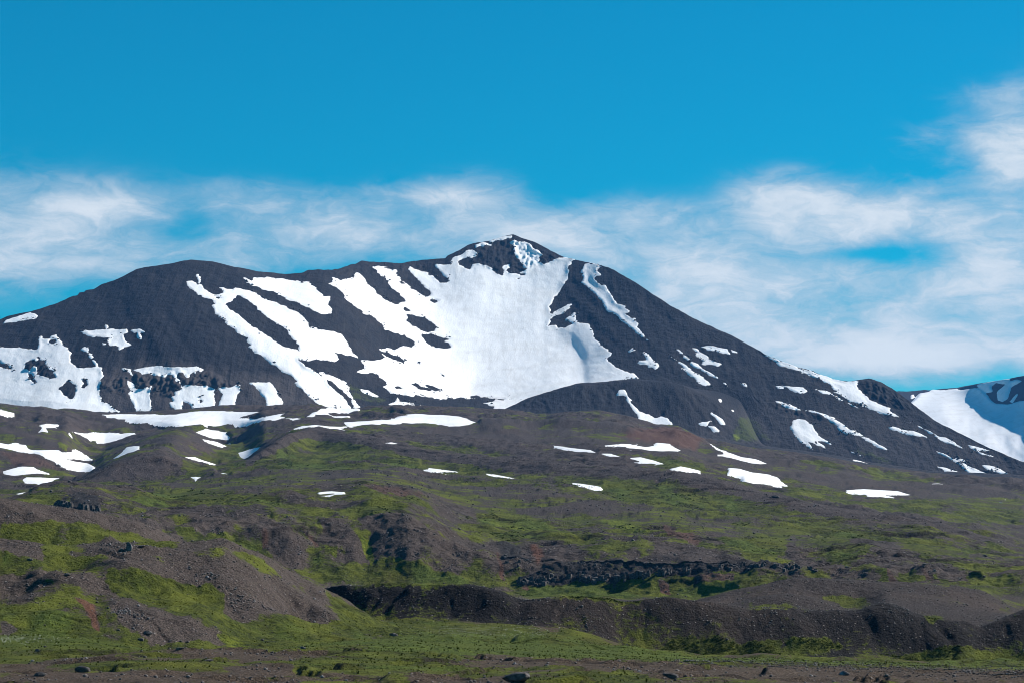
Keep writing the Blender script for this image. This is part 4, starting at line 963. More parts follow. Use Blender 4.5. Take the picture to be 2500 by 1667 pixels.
def rock_mat(name):
    mt, t = new_mat(name)
    pos = t.n('ShaderNodeNewGeometry').outputs['Position']
    n_big = t.noise(t.scale_vec(pos, (1, 1, .5)), .012, 5, .6, .5)
    n_mid = t.noise(t.scale_vec(pos, (1, 1, .35)), .10, 7, .62, .4)
    n_fine = t.noise(pos, .45, 5, .7)
    layers = t.noise(t.scale_vec(pos, (.06, .06, 1.0)), .16, 4, .6, .3)
    streak = t.noise(t.scale_vec(pos, (1.0, .07, .07)), .14, 6, .65, .6)
    c = t.mix(t.smooth(n_fine, .34, .68), (.006, .0065, .009), (.029, .029, .034))
    c = t.mix(t.math('MULTIPLY', t.smooth(streak, .48, .72), .55), c, (.044, .040, .041))
    c = t.mix(t.math('MULTIPLY', t.smooth(streak, .30, .48), -.0), c, c)
    c = t.mix(t.math('MULTIPLY', t.smooth(n_big, .46, .7), .55), c, (.038, .033, .034))
    c = t.mix(t.math('MULTIPLY', t.smooth(layers, .54, .66), .6), c, (.010, .010, .013))
    c = t.mix(t.math('MULTIPLY', t.attr('talus'), t.math('ADD', .55, t.math('MULTIPLY', n_mid, .5))), c, (.066, .057, .056))
    c = t.mix(t.math('MULTIPLY', t.attr('soil'), .8), c, (.11, .055, .045))
    v = t.math('ADD', t.attr('veg'), t.math('MULTIPLY', t.math('SUBTRACT', n_mid, .5), 1.1))
    c = t.mix(t.smooth(v, .38, .66), c, t.mix(n_fine, (.026, .036, .012), (.070, .082, .022)))
    c = t.mix(t.attr('moss'), c, (.19, .23, .02))
    hgt = t.math('ADD', t.math('ADD', t.math('MULTIPLY', n_fine, 1.0), t.math('MULTIPLY', streak, 1.6)), t.math('ADD', t.math('MULTIPLY', n_mid, 1.6), t.math('MULTIPLY', layers, .5)))
    finish(t, c, .92, hgt, .7, 1.7, .12)
    return mt


M_ROCK = rock_mat('mountain rock')

M_SNOW, t = new_mat('old snow')
pos = t.n('ShaderNodeNewGeometry').outputs['Position']
nb = t.noise(t.scale_vec(pos, (1, 1, .6)), .02, 6, .6, .6)
nf = t.noise(t.scale_vec(pos, (1, .5, .22)), .35, 5, .65, .3)
nd = t.noise(t.scale_vec(pos, (1.0, .10, .10)), .09, 6, .65, .8)
c = t.mix(t.smooth(nb, .42, .72), (.90, .902, .912), (.81, .805, .80))
c = t.mix(t.math('MULTIPLY', t.smooth(nd, .50, .74), .45), c, (.66, .64, .625))
c = t.mix(t.math('MULTIPLY', t.smooth(nf, .55, .78), .35), c, (.78, .765, .755))
finish(t, c, .75, t.math('ADD', nf, t.math('MULTIPLY', nb, .6)), .35, 1.6, .2)

M_STONE, t = new_mat('loose basalt')
pos = t.n('ShaderNodeNewGeometry').outputs['Position']
rnd = t.n('ShaderNodeObjectInfo').outputs['Random']
ns = t.noise(pos, 2.2, 5, .6)
nl = t.noise(pos, .9, 2, .5)
c = t.mix(t.smooth(ns, .3, .7), (.06, .052, .049), (.16, .142, .134))
c = t.mix(t.smooth(nl, .55, .70), c, (.29, .27, .26))
finish(t, c, .9, ns, .6, .1, .15)
M_DARKSTONE, t = new_mat('dark basalt')
pos = t.n('ShaderNodeNewGeometry').outputs['Position']
ns = t.noise(pos, 1.6, 5, .65)
c = t.mix(t.smooth(ns, .3, .68), (.030, .027, .0265), (.125, .112, .105))
finish(t, c, .9, ns, .8, .15, .15)

# ------------------------------------------------------------------ mesh building
def mesh_obj(name, verts, faces, mat, attrs=None, smooth=True, parent=None):
    me = bpy.data.meshes.new(name)
    nv, nf = len(verts), len(faces)
    me.vertices.add(nv)
    me.vertices.foreach_set('co', np.ascontiguousarray(verts, np.float32).ravel())
    k = faces.shape[1]
    me.loops.add(nf * k)
    me.loops.foreach_set('vertex_index', np.ascontiguousarray(faces, np.int32).ravel())
    me.polygons.add(nf)
    me.polygons.foreach_set('loop_start', np.arange(0, nf * k, k, dtype=np.int32))
    if smooth:
        me.polygons.foreach_set('use_smooth', np.ones(nf, bool))
    me.update(calc_edges=True)
    for an, av in (attrs or {}).items():
        a = me.attributes.new(an, 'FLOAT', 'POINT')
        a.data.foreach_set('value', np.ascontiguousarray(av, np.float32).ravel())
    me.materials.append(mat)
    o = bpy.data.objects.new(name, me)
    COL.objects.link(o)
    if parent:
        o.parent = parent
    return o


def grid_faces(nr, nc):
    i = np.arange(nr * nc).reshape(nr, nc)
    return np.stack([i[:-1, :-1], i[:-1, 1:], i[1:, 1:], i[1:, :-1]], -1).reshape(-1, 4)


XN = (GPX - CX) / FOC * GY
COLX = lambda px: int(np.searchsorted(PX, px))


def land(name, ra, rb, ca, cb, mat):
    r0 = rowL[ra] if isinstance(ra, str) else ra
    r1 = (rowL[rb] if isinstance(rb, str) else rb) + 1
    sub = (slice(r0, r1), slice(ca, cb))
    v = np.stack([XN[sub], GY[sub], GZ[sub]], -1).reshape(-1, 3)
    nr, nc = GY[sub].shape
    o = mesh_obj(name, v, grid_faces(nr, nc), mat, dict(veg=VEG[sub], moss=MOSS[sub], soil=SOIL[sub], dark=DARK[sub], bank=BANK[sub], talus=TAL[sub]))
    o['kind'] = 'structure'
    return o


cA, cB, cC = COLX(1060), COLX(640), COLX(1500)
land('ground', 'near', 'afoot', 0, NC, M_GROUND)
land('hill', 'afoot', 'adip', 0, cA + 1, M_HILL)
land('meadow', 'afoot', 'adip', cA, NC, M_GROUND)
land('hill', 'adip', 'mdip', 0, cB + 1, M_HILL)
land('moraine_ridge', 'adip', 'mdip', cB, NC, M_MORAINE)
land('valley_floor', 'mdip', 'sfoot', 0, cC + 1, M_HILL)
land('moraine_mounds', 'mdip', 'sfoot', cC, NC, M_MOUND)
land('escarpment', 'sfoot', 'brow', 0, NC, M_HILL)
land('plateau', 'brow', 'kcrest', 0, NC, M_PLATEAU)
land('foothills', 'kcrest', 'mfoot', 0, NC, M_ROCK)
land('mountain', 'mfoot', NR - 1, 0, NC, M_ROCK)
# the country beyond
bigs = mesh_obj('terrain', np.array([(-40000, -3000, -60), (40000, -3000, -60), (40000, 45000, -60), (-40000, 45000, -60)], float), np.array([[0, 1, 2, 3]]), M_PLATEAU)
bigs['kind'] = 'structure'

# ------------------------------------------------------------------ snow patches
for (label, group, band, r0, r1, c0, c1, d) in SNOWI:
    sub = (slice(r0, r1), slice(c0, c1))
    Y, Z = GY[sub], GZb[sub]
    if band in ('M', 'X'):
        hh = np.clip(d * .42, -2.2, .7) + sstep(d, 2, 40) * .8
        hh = hh + sstep(d, 0, 8) * .35 * fbm(XN[sub] / 14, Z / 10, 2, 12)
        Zs = Z + SM[sub] * .5 + hh * .85
        Ys = Y - hh * .5
    else:
        hh = np.clip(d * .10, -.9, .40) + sstep(d, 3, 14) * .3
        Zs = Z + (GZ[sub] - Z) * .6 + hh + .05
        Ys = Y - hh * .1
    keep = d > -3.2
    f = grid_faces(*Y.shape)
    kv = keep.ravel()
    f = f[kv[f].any(1)]
    if len(f) == 0:
        continue
    nvt = Y.size
    lab = np.arange(nvt)
    for _ in range(400):
        mn = lab[f].min(1)
        new = lab.copy()
        np.minimum.at(new, f.ravel(), np.repeat(mn, 4))
        new = new[new]
        if (new == lab).all():
            break
        lab = new
    fl = lab[f[:, 0]]
    ids, cnt = np.unique(fl, return_counts=True)
    f = f[fl == ids[np.argmax(cnt)]] if len(f) < 2500 else f[np.isin(fl, ids[cnt > 30])]
    used, inv = np.unique(f, return_inverse=True)
    v = np.stack([(GPX[sub] - CX) / FOC * Ys, Ys, Zs], -1).reshape(-1, 3)[used]
    o = mesh_obj('snow_patch', v, inv.reshape(-1, 4), M_SNOW)
    o['label'] = label
    o['category'] = 'snow patch'
    o['group'] = group or ('snow on the mountain' if band else 'snow patches at the mountain foot and on the plateau')

# ------------------------------------------------------------------ glacier mountain beyond the right ridge
TS = [(1900, 1010), (2100, 962), (2190, 955), (2275, 951), (2336, 946), (2414, 931), (2500, 916), (2600, 880), (2800, 860), (3100, 900)]
TT = np.array([(1900, 1250, 5600), (2300, 1250, 5600), (2700, 1250, 5500), (3100, 1250, 5400), (1900, 1010, 6900), (2190, 955, 7400), (2275, 951, 7500), (2336, 946, 7450), (2414, 931, 7150), (2500, 916, 6900), (2600, 880, 6750), (2800, 860, 6500), (3100, 900, 6300),
               (2230, 1050, 6700), (2300, 1000, 7000), (2400, 1000, 6900), (2400, 1060, 6500), (2500, 990, 6700), (2500, 1080, 6300), (2600, 1050, 6150), (2700, 1000, 6200), (2350, 1130, 6150)], float)
TF = tps_fit(TT)
tpx = np.arange(1900, 3100, 4.0)
ts = np.interp(tpx, [p[0] for p in TS], [p[1] for p in TS])
nt = 130
tq = np.linspace(0, 1, nt)[:, None]
tpy = 1250 * (1 - tq) + ts[None] * tq
tpxg = np.broadcast_to(tpx, tpy.shape)
tY = tps_eval(TF, tpxg, tpy)
tY += 45 * fbm(tpxg / 60, tpy / 60, 3, 101) * (1 - tq)
for k in range(1, nt):
    tY[k] = np.maximum(tY[k], tY[k - 1] + 1)
tZ = (HOR - tpy) / FOC * tY
tX = (tpxg - CX) / FOC * tY
tD = 7 * fbm(tX / 60, tZ / 60, 4, 103)
back = lambda A, d: np.vstack([A, A[-1:] + d[0], A[-1:] + d[1]])
tv = np.stack([back(tX, (0, 0)), back(tY, (200, 2000)), back(tZ + tD * .6, (-90, -600))], -1).reshape(-1, 3)
z0 = np.zeros((nt + 2, len(tpx)))
o = mesh_obj('glacier_mountain', tv, grid_faces(nt + 2, len(tpx)), M_ROCK, dict(veg=z0, moss=z0, soil=z0, dark=z0, bank=z0, talus=z0))
o['kind'] = 'structure'
GLP = P('Z5', [(1300, 1400), (1300, 700), (1555, 520), (1600, 470), (1700, 443), (1870, 433), (1900, 442), (2000, 428), (2050, 445), (2090, 480), (2120, 520), (2150, 545), (2230, 550), (2300, 535), (2352, 520), (2500, 560), (2800, 620), (3300, 700), (3900, 760), (3900, 1500)])
GLS = [P('Z5', [(2000, 410), (2100, 385), (2200, 365), (2250, 365), (2230, 400), (2150, 390), (2110, 420), (2130, 460), (2080, 470)]), P('Z5', [(2150, 470), (2220, 400), (2300, 370), (2340, 380), (2260, 430), (2240, 500), (2200, 530), (2160, 520)]),
       P('Z5', [(2250, 525), (2300, 470), (2310, 480), (2270, 525)]), P('Z5', [(1540, 480), (1560, 475), (1565, 500), (1545, 505)])]
d = poly_sdf(GLP, tpxg, tpy)
for pl in GLS:
    d = np.maximum(d, poly_sdf(pl, tpxg, tpy))
d = d + 4 * fbm(tX / 30, tZ / 25, 3, 105)
hh = np.clip(d * 1.0, -9, 6)
f = grid_faces(nt, len(tpx))
kv = (d > -9).ravel()
f = f[kv[f].any(1)]
used, inv = np.unique(f, return_inverse=True)
gv = np.stack([tX, tY - hh * .5, tZ + hh * .85], -1).reshape(-1, 3)[used]
o = mesh_obj('glacier', gv, inv.reshape(-1, 4), M_SNOW)
o['label'] = 'distant snow-covered glacier filling the valley beyond the right ridge'
o['category'] = 'glacier'

# ------------------------------------------------------------------ stones
def ico(sub, seed, flatz=.7, rough=.28):
    bm = bmesh.new()
    bmesh.ops.create_icosphere(bm, subdivisions=sub, radius=1.0)
    rs = np.random.default_rng(seed)
    v = np.array([x.co for x in bm.verts])
    f = np.array([[x.index for x in p.verts] for p in bm.faces])
    bm.free()
    # facet the ball by chopping it with random planes
    for k in range(9):
        n = rs.normal(size=3); n /= np.linalg.norm(n)
        dd = v @ n - (.62 + .25 * rs.random())
        v = v - np.outer(np.maximum(dd, 0), n)
    v *= 1 + rough * .4 * rs.normal(size=(len(v), 1)) * .5
    v *= np.array([1 + .35 * rs.random(), .8 + .3 * rs.random(), flatz * (.8 + .4 * rs.random())])
    return v, f


SHAPES = [ico(1, 40 + k, .75, .5) for k in range(6)]
BIGS = [ico(3, 60 + k, .8, .10) for k in range(6)]


def nearest(px, py, r0=0, r1=None):
    c = int(np.argmin(abs(PX - px)))
    gpy = HOR - FOC * GZ[:, c] / GY[:, c]
    rn = np.minimum.accumulate(gpy)
    visc = gpy <= rn + .3
    e = np.where(visc, abs(gpy - py), 1e9)
    e[:r0] = 1e9
    r = int(np.argmin(e))
    return r, c, (XN[r, c], GY[r, c], GZ[r, c])


def scatter(weight, n, sizes, seed):
    """joined cloud of small stones on grid vertices"""
    rs = np.random.default_rng(seed)
    wv = np.where(weight > 0, weight, 0).ravel().astype(np.float64)
    idx = rs.choice(len(wv), n, p=wv / wv.sum())
    r, c = idx // NC, idx % NC
    c = np.minimum(c, NC - 2); r = np.minimum(r, NR - 2)
    a, b = rs.random(n), rs.random(n)
    def li(A):
        return (A[r, c] * (1 - a) + A[r, c + 1] * a) * (1 - b) + (A[r + 1, c] * (1 - a) + A[r + 1, c + 1] * a) * b
    p = np.stack([li(XN), li(GY), li(GZ)], -1)
    s = sizes[0] * (sizes[1] / sizes[0]) ** (rs.random(n) ** 3.2) * rs.uniform(.75, 1.3, n)
    return p, s, rs


def joined(p, s, rs, shapes=SHAPES, sink=.25):
    vs, fs, base = [], [], 0
    which = rs.integers(0, len(shapes), len(p))
    for k in range(len(shapes)):
        m = which == k
        if not m.any():
            continue
        v, f = shapes[k]
        pp, ss = p[m], s[m]
        an = rs.random(m.sum()) * 6.283
        ca, sa = np.cos(an)[:, None], np.sin(an)[:, None]
        x = v[None, :, 0] * ca - v[None, :, 1] * sa
        y = v[None, :, 0] * sa + v[None, :, 1] * ca
        z = np.broadcast_to(v[None, :, 2], x.shape)
        vv = np.stack([x, y, z + sink], -1) * ss[:, None, None] + pp[:, None]
        vs.append(vv.reshape(-1, 3))
        fs.append((f[None] + (np.arange(m.sum()) * len(v))[:, None, None] + base).reshape(-1, 3))
        base += m.sum() * len(v)
    return np.vstack(vs), np.vstack(fs)


inb = ((PX > -60) & (PX < 2560))[None]
area = np.zeros(GY.shape)
# ground area of each cell, so that the stones lie evenly
area[:-1, :-1] = np.abs(np.diff(GY, axis=0)[:, :-1]) * np.abs(np.diff(XN, axis=1)[:-1])
bare = np.clip(1 - VEG * 1.35, 0.02, 1)
clus = sstep(fbm(X / 9, GY / 11, 3, 301), .0, .5) ** 1.5 + .07
def band_w(a, b, c0=-60, c1=2560):
    wgt = np.zeros(GY.shape)
    wgt[rowL[a]:rowL[b]] = 1
    return wgt * area * bare * clus * ((PX > c0) & (PX < c1))[None] * VIS2


for nm, wgt, n, sz, sd, mat in (('foreground_stones', band_w('bottom', 'afoot'), 4200, (.03, .24), 1, M_STONE),
                                ('hill_stones', band_w('afoot', 'adip', -60, 1100), 6000, (.04, .27), 2, M_STONE),
                                ('far_hill_stones', band_w('adip', 'mdip', -60, 700), 1200, (.07, .28), 3, M_STONE),
                                ('moraine_stones', band_w('adip', 'mdip', 700, 2560), 5500, (.04, .26), 4, M_STONE),
                                ('mound_stones', band_w('mdip', 'sfoot'), 2200, (.07, .28), 5, M_STONE),
                                ('escarpment_stones', band_w('sfoot', 'brow'), 2600, (.12, .5), 6, M_STONE),
                                ('plateau_stones', band_w('brow', 'gback'), 2600, (.25, .8), 7, M_STONE)):
    p, s, rs = scatter(wgt, n, sz, sd)
    v, f = joined(p, s, rs)
    o = mesh_obj(nm, v, f, mat, smooth=False)
    o['kind'] = 'stuff'

# blocks melting out along the snow margins of the mountain
mw = np.zeros(GY.shape)
mw[RM:rowL['sky']] = 1
mw *= np.exp(-((GH - 1.0) / 4.0) ** 2) * sstep(fbm(X / 30, GZ / 20, 2, 351), -.05, .35) * inb
mw += .02 * (GH > 6) * (np.arange(NR) >= RM)[:, None] * (np.arange(NR) < rowL['sky'])[:, None] * sstep(fbm(X / 45, GZ / 30, 2, 352), .30, .5) * inb
p, s_, rs = scatter(mw, 2600, (.6, 2.3), 61)
p[:, 2] += .35
v, f = joined(p, s_, rs)
o = mesh_obj('snow_margin_rocks', v, f, M_DARKSTONE, smooth=False)
o['kind'] = 'stuff'

# pale gravel bar beside the stream on the right
rs = np.random.default_rng(77)
n = 3200
gx = 1640 + 900 * rs.random(n) ** .8
gy = 1612 + (gx - 1640) / 860 * 26 + rs.normal(size=n) * (3 + (gx - 1640) / 860 * 6)
pts = []
for a, b in zip(gx, gy):
    pts.append(nearest(a, min(b, 1655))[2])
v, f = joined(np.array(pts), .03 + .13 * rs.random(n) ** 3, rs)
o = mesh_obj('river_gravel', v, f, M_STONE, smooth=False)
o['kind'] = 'stuff'

BIGM = []
for k, (v, f) in enumerate(BIGS):
    me = bpy.data.meshes.new('boulder')
    me.from_pydata(v.tolist(), [], f.tolist())
    BIGM.append(me)


def boulder(name, px, py, size, label, cat, mat, k, sz=(1, 1, 1), rz=None, group=None, sink=.3):
    me = BIGM[k].copy()
    me.materials.append(mat)
    o = bpy.data.objects.new(name, me)
    COL.objects.link(o)
    r, c, p = nearest(px, py)
    o.location = (p[0], p[1], p[2] + size * sink)
    o.scale = (size * sz[0], size * sz[1], size * sz[2])
    o.rotation_euler = (random.uniform(-.2, .2), random.uniform(-.2, .2), random.uniform(0, 6.28) if rz is None else rz)
    o['label'] = label
    o['category'] = cat
    if group:
        o['group'] = group
    return o


def at(fr, x, y):
    x0, y0, s = FR[fr]
    return x0 + s * x, y0 + s * y


B = [(('W1', 655, 1475), .68, 'large dark boulder in the near foreground at left', M_DARKSTONE, (1.05, .8, .8)),
     (('W1', 1012, 520), .95, 'upright standing boulder on the crest of the near left hill', M_STONE, (.62, .6, 1.35)),
     (('W1', 1110, 497), .62, 'flat pale boulder right of the standing boulder', M_STONE, (1.1, .8, .5)),
     (('W3', 850, 1545), .85, 'long low rounded boulder at the bottom edge in the centre', M_STONE, (1.5, .8, .55)),
     (('W4', 1203, 1215), .48, 'pyramid shaped grey boulder in the foreground at right', M_STONE, (1.1, .9, .9)),
     (('W2', 1482, 1192), .55, 'pale boulder at the foot of the near hill beside the meadow', M_STONE, (1.3, .9, .6)),
     (('W2', 774, 1293), .30, 'small grey boulder on the grass behind the foreground gravel', M_STONE, (1, .9, .9)),
     (('W1', 290, 1316), .36, 'pale pointed stone on the far rim of the foreground, left', M_STONE, (1, .9, .9)),
     (('W1', 1410, 1304), .46, 'pale rounded stone on the foreground rim, left of centre', M_STONE, (1.3, .9, .6)),
     (('W1', 1113, 1234), .42, 'pale boulder in grass below the front gravel mound', M_STONE, (1.1, .9, .8)),
     (('W1', 526, 718), .45, 'lone boulder on the small gravel patch of the left hill', M_STONE, (1.1, .9, .7)),
     (('W1', 1160, 1180), .62, 'pale cluster boulder on the front gravel mound', M_STONE, (1.2, .9, .6)),
     (('W1', 238, 603), .45, 'grey boulder at the edge of the bright green hollow', M_STONE, (1, .9, .8)),
     (('W1', 310, 1505), .42, 'squat dark boulder in turf at the lower left', M_DARKSTONE, (1.3, .9, .7)),
     (('W1', 1640, 1390), .34, 'dark low rock in turf left of centre in the foreground', M_DARKSTONE, (1.4, .9, .6)),
     (('W4', 100, 1235), .55, 'black hollow-sided rock in the foreground right of centre', M_DARKSTONE, (1.5, .9, .6)),
     (('Z8', 925, 620), 1.9, 'dark boulder perched on the long gravel ridge', M_DARKSTONE, (1.2, .9, .8))]
for k, (loc, size, lab, mat, sz) in enumerate(B):
    px, py = at(*loc)
    boulder('boulder', px, py, size, lab, 'boulder', mat, k % 6, sz, rz=random.uniform(-.4, .4), sink=.25 if k else .35)

# loose stones one could pick out on the near hill and along the moraine crest
def stones(n, xr, yr, size, label, group, mat, seed, test):
    rs = np.random.default_rng(seed)
    got = 0
    tries = 0
    while got < n and tries < n * 30:
        tries += 1
        px, py = rs.uniform(*xr), rs.uniform(*yr)
        r, c, p = nearest(px, py)
        if not test(r, c):
            continue
        me = STM[rs.integers(0, len(STM))]
        o = bpy.data.objects.new('stone', me)
        COL.objects.link(o)
        s = size[0] * (size[1] / size[0]) ** (rs.random() ** 2)
        o.location = (p[0], p[1], p[2] + s * .2)
        o.scale = (s, s * rs.uniform(.7, 1), s * rs.uniform(.7, 1.1))
        o.rotation_euler = (rs.uniform(-.3, .3), rs.uniform(-.3, .3), rs.uniform(0, 6.28))
        o['label'] = label
        o['category'] = 'stone'
        o['group'] = group
        got += 1


STM = []
for k in range(5):
    v, f = ico(2, 140 + k, .8, .25)
    me = bpy.data.meshes.new('stone')
    me.from_pydata(v.tolist(), [], f.tolist())
    me.materials.append(M_STONE)
    STM.append(me)
vl = lambda r, c: VEG[r, c] < .3
stones(60, (500, 960), (1330, 1530), (.10, .24), 'loose grey stone on the gravel crest of the near left hill', 'stones on the near hill', M_STONE, 1, lambda r, c: vl(r, c) and rowL['afoot'] < r < rowL['adip'])
stones(26, (262, 330), (1322, 1352), (.16, .36), 'rubble stone heaped around the standing boulder', 'rubble at the standing boulder', M_STONE, 2, lambda r, c: rowL['afoot'] < r < rowL['adip'])
stones(30, (270, 540), (1470, 1570), (.09, .22), 'loose stone on the front gravel mound of the left hill', 'stones on the front gravel mound', M_STONE, 3, lambda r, c: vl(r, c) and rowL['afoot'] < r < rowL['adip'])
stones(46, (850, 2480), (1430, 1540), (.10, .22), 'loose stone on the dark moraine ridge', 'stones on the moraine ridge', M_STONE, 4, lambda r, c: vl(r, c) and rowL['adip'] < r < rowL['mdip'])
stones(52, (0, 2480), (1605, 1660), (.09, .22), 'loose stone on the foreground gravel', 'stones in the foreground', M_STONE, 5, lambda r, c: VEG[r, c] < .6)

# ------------------------------------------------------------------ basalt ledge of the escarpment
def column_mesh(seed, sides):
    rs = np.random.default_rng(seed)
    an = np.sort(np.linspace(0, 2 * math.pi, sides, endpoint=False) + rs.uniform(-.25, .25, sides))
    rad = rs.uniform(.8, 1.15, sides)
    lo = [(math.cos(a) * r * 1.08, math.sin(a) * r * 1.08, 0) for a, r in zip(an, rad)]
    mi = [(math.cos(a) * r * rs.uniform(.92, 1.05), math.sin(a) * r, .55 + rs.uniform(-.1, .1)) for a, r in zip(an, rad)]
    tilt = rs.uniform(-.14, .14, 2)
    hi = [(math.cos(a) * r * .88, math.sin(a) * r * .88, 1 + tilt[0] * math.cos(a) + tilt[1] * math.sin(a) + rs.uniform(-.05, .05)) for a, r in zip(an, rad)]
    v = lo + mi + hi + [(0, 0, 1.03)]
    f = []
    for i in range(sides):
        j = (i + 1) % sides
        f += [(i, j, sides + j, sides + i), (sides + i, sides + j, 2 * sides + j, 2 * sides + i), (2 * sides + i, 2 * sides + j, 3 * sides)]
    me = bpy.data.meshes.new('rock')
    me.from_pydata(v, [], f)
    return me


def ledge(name, label, up, lo_, n, rad, mat, seed, r0=0):
    """columns from the lower to the upper edge line of the outcrop, each rooted in the slope"""
    rs = np.random.default_rng(seed)
    root = bpy.data.objects.new(name, None)
    COL.objects.link(root)
    meshes = []
    for k in range(8):
        me = column_mesh(300 + 20 * seed + k, 5 + k % 3)
        me.materials.append(mat)
        meshes.append(me)
    first = None
    x0_, x1_ = up[0][0], up[-1][0]
    for i in range(n):
        u = (i + rs.uniform(-.4, .4)) / n
        if fbm(np.array([u * n * .11]), np.array([seed * 3.7]), 2, 9)[0] < -.12:
            continue
        px = x0_ + u * (x1_ - x0_)
        pt = np.interp(px, up[:, 0], up[:, 1]) + rs.normal() * 3
        pb = np.interp(px, lo_[:, 0], lo_[:, 1]) + rs.normal() * 4
        split = rs.random()
        if split < .45:
            pt = pb + (pt - pb) * rs.uniform(.35, .75)
        _, _, a = nearest(px, pb, r0)
        _, _, b_ = nearest(px, pt, r0)
        if first is None:
            first = Vector(a)
            root.location = first
        r_ = rad * rs.uniform(.6, 1.5)
        hgt = min(max(b_[2] - a[2], rad * .4), rad * rs.uniform(.5, 2.2)) + .1
        o = bpy.data.objects.new('rock', meshes[rs.integers(0, 8)])
        COL.objects.link(o)
        o.parent = root
        o.location = Vector((a[0], a[1] + r_ * .55, a[2] - .6)) - first
        o.scale = (r_, r_ * rs.uniform(.8, 1.4), hgt + .6)
        o.rotation_euler = (rs.uniform(-.05, .12), rs.uniform(-.08, .08), rs.uniform(0, 6.28))
    root['label'] = label
    root['category'] = 'rock outcrop'


ledge('rock_outcrop', 'long black basalt ledge in the slope below the green plateau', P('W3', [(850, 725), (1000, 690), (1150, 650), (1250, 640), (1400, 635), (1700, 625), (2000, 625), (2254, 620)]), P('W3', [(850, 775), (1000, 775), (1150, 755), (1250, 745), (1400, 755), (1700, 745), (2000, 700), (2254, 690)]), 190, .66, M_DARKSTONE, 1)
ledge('rock_outcrop', 'broken grey basalt ledge continuing right along the slope', P('W4', [(0, 500), (250, 500), (400, 510), (650, 490), (900, 500), (1100, 540)]), P('W4', [(0, 575), (250, 545), (400, 545), (650, 520), (900, 535), (1100, 560)]), 120, .55, M_DARKSTONE, 2)
ledge('rock_outcrop', 'black crag on the low hill behind the near left ridge', P('Z6', [(400, 815), (480, 770), (560, 765), (640, 775), (710, 815)]), P('Z6', [(400, 845), (480, 850), (560, 860), (640, 860), (710, 860)]), 52, .9, M_DARKSTONE, 3, rowL['brow'])
ledge('rock_outcrop', 'small dark rock face left of the long basalt ledge', P('W3', [(700, 520), (780, 525), (870, 560)]), P('W3', [(700, 560), (780, 630), (870, 630)]), 24, .6, M_DARKSTONE, 4)

# ------------------------------------------------------------------ grass tussocks and low willow scrub
def leaf_mat(name, lo, hi, sc_):
    mt, t = new_mat(name)
    pos = t.n('ShaderNodeNewGeometry').outputs['Position']
    nn = t.noise(pos, sc_, 4, .6)
    finish(t, t.mix(t.smooth(nn, .3, .7), lo, hi), .95, None, spec=.05)
    return mt


M_GRASS = leaf_mat('grass blades', (.026, .036, .005), (.085, .100, .010), .35)
M_SCRUB = leaf_mat('willow scrub', (.018, .030, .005), (.058, .078, .010), .5)


def blades(seed, n):
    rs = np.random.default_rng(seed)
    v, f = [], []
    for k in range(n):
        a = rs.uniform(0, 6.283)
        l = rs.uniform(.5, 1.0)
        d_ = np.array([math.cos(a), math.sin(a), 0])
        q = np.array([-d_[1], d_[0], 0]) * .16
        c_ = d_ * rs.uniform(0, .35)
        i = len(v)
        v += [c_ - q, c_ + q, c_ + d_ * l * .55 + np.array([0, 0, l])]
        f.append((i, i + 1, i + 2))
    return np.array(v), np.array(f)


def clump(seed):
    rs = np.random.default_rng(seed)
    v, f = [], []
    for k in range(14):
        d_ = rs.normal(size=3)
        d_[2] = abs(d_[2]) * .8
        d_ /= np.linalg.norm(d_)
        c_ = d_ * rs.uniform(.45, 1.0)
        a_, b_ = rs.normal(size=3) * .34, rs.normal(size=3) * .34
        i = len(v)
        v += [c_ - a_, c_ + a_, c_ + b_]
        f.append((i, i + 1, i + 2))
    v = np.array(v)
    v[:, 2] *= .62
    return v, np.array(f)


def cover(a, b, c0=-40, c1=2540, thr=.62):
    wgt = np.zeros(GY.shape)
    wgt[rowL[a]:rowL[b]] = 1
    return wgt * area * np.clip((VEG - thr) / .25, 0, 1) * ((PX > c0) & (PX < c1))[None] * VIS2


TUS = [blades(400 + k, 6) for k in range(5)]
SCR = [clump(420 + k) for k in range(5)]
p, s_, rs = scatter(cover('bottom', 'mcrest', thr=.5), 17000, (.10, .34), 31)
v, f = joined(p, s_, rs, TUS, -.05)
o = mesh_obj('grass', v, f, M_GRASS, smooth=False)
o['kind'] = 'stuff'
sw = cover('adip', 'mcrest', 1200, 2540, thr=.5) * sstep(fbm(X / 10, GY / 7, 3, 331), -.35, .4)
sw2 = cover('sfoot', 'gcrest', thr=.6) * sstep(fbm(X / 30, GY / 40, 3, 332), .1, .35)
for wgt, n, sz, sd in ((sw, 2400, (.14, .34), 33), (sw2, 2600, (.4, .9), 34)):
    p, s_, rs = scatter(wgt, n, sz, sd)
    v, f = joined(p, s_, rs, SCR, .05)
    o = mesh_obj('scrub', v, f, M_SCRUB, smooth=False)
    o['kind'] = 'stuff'

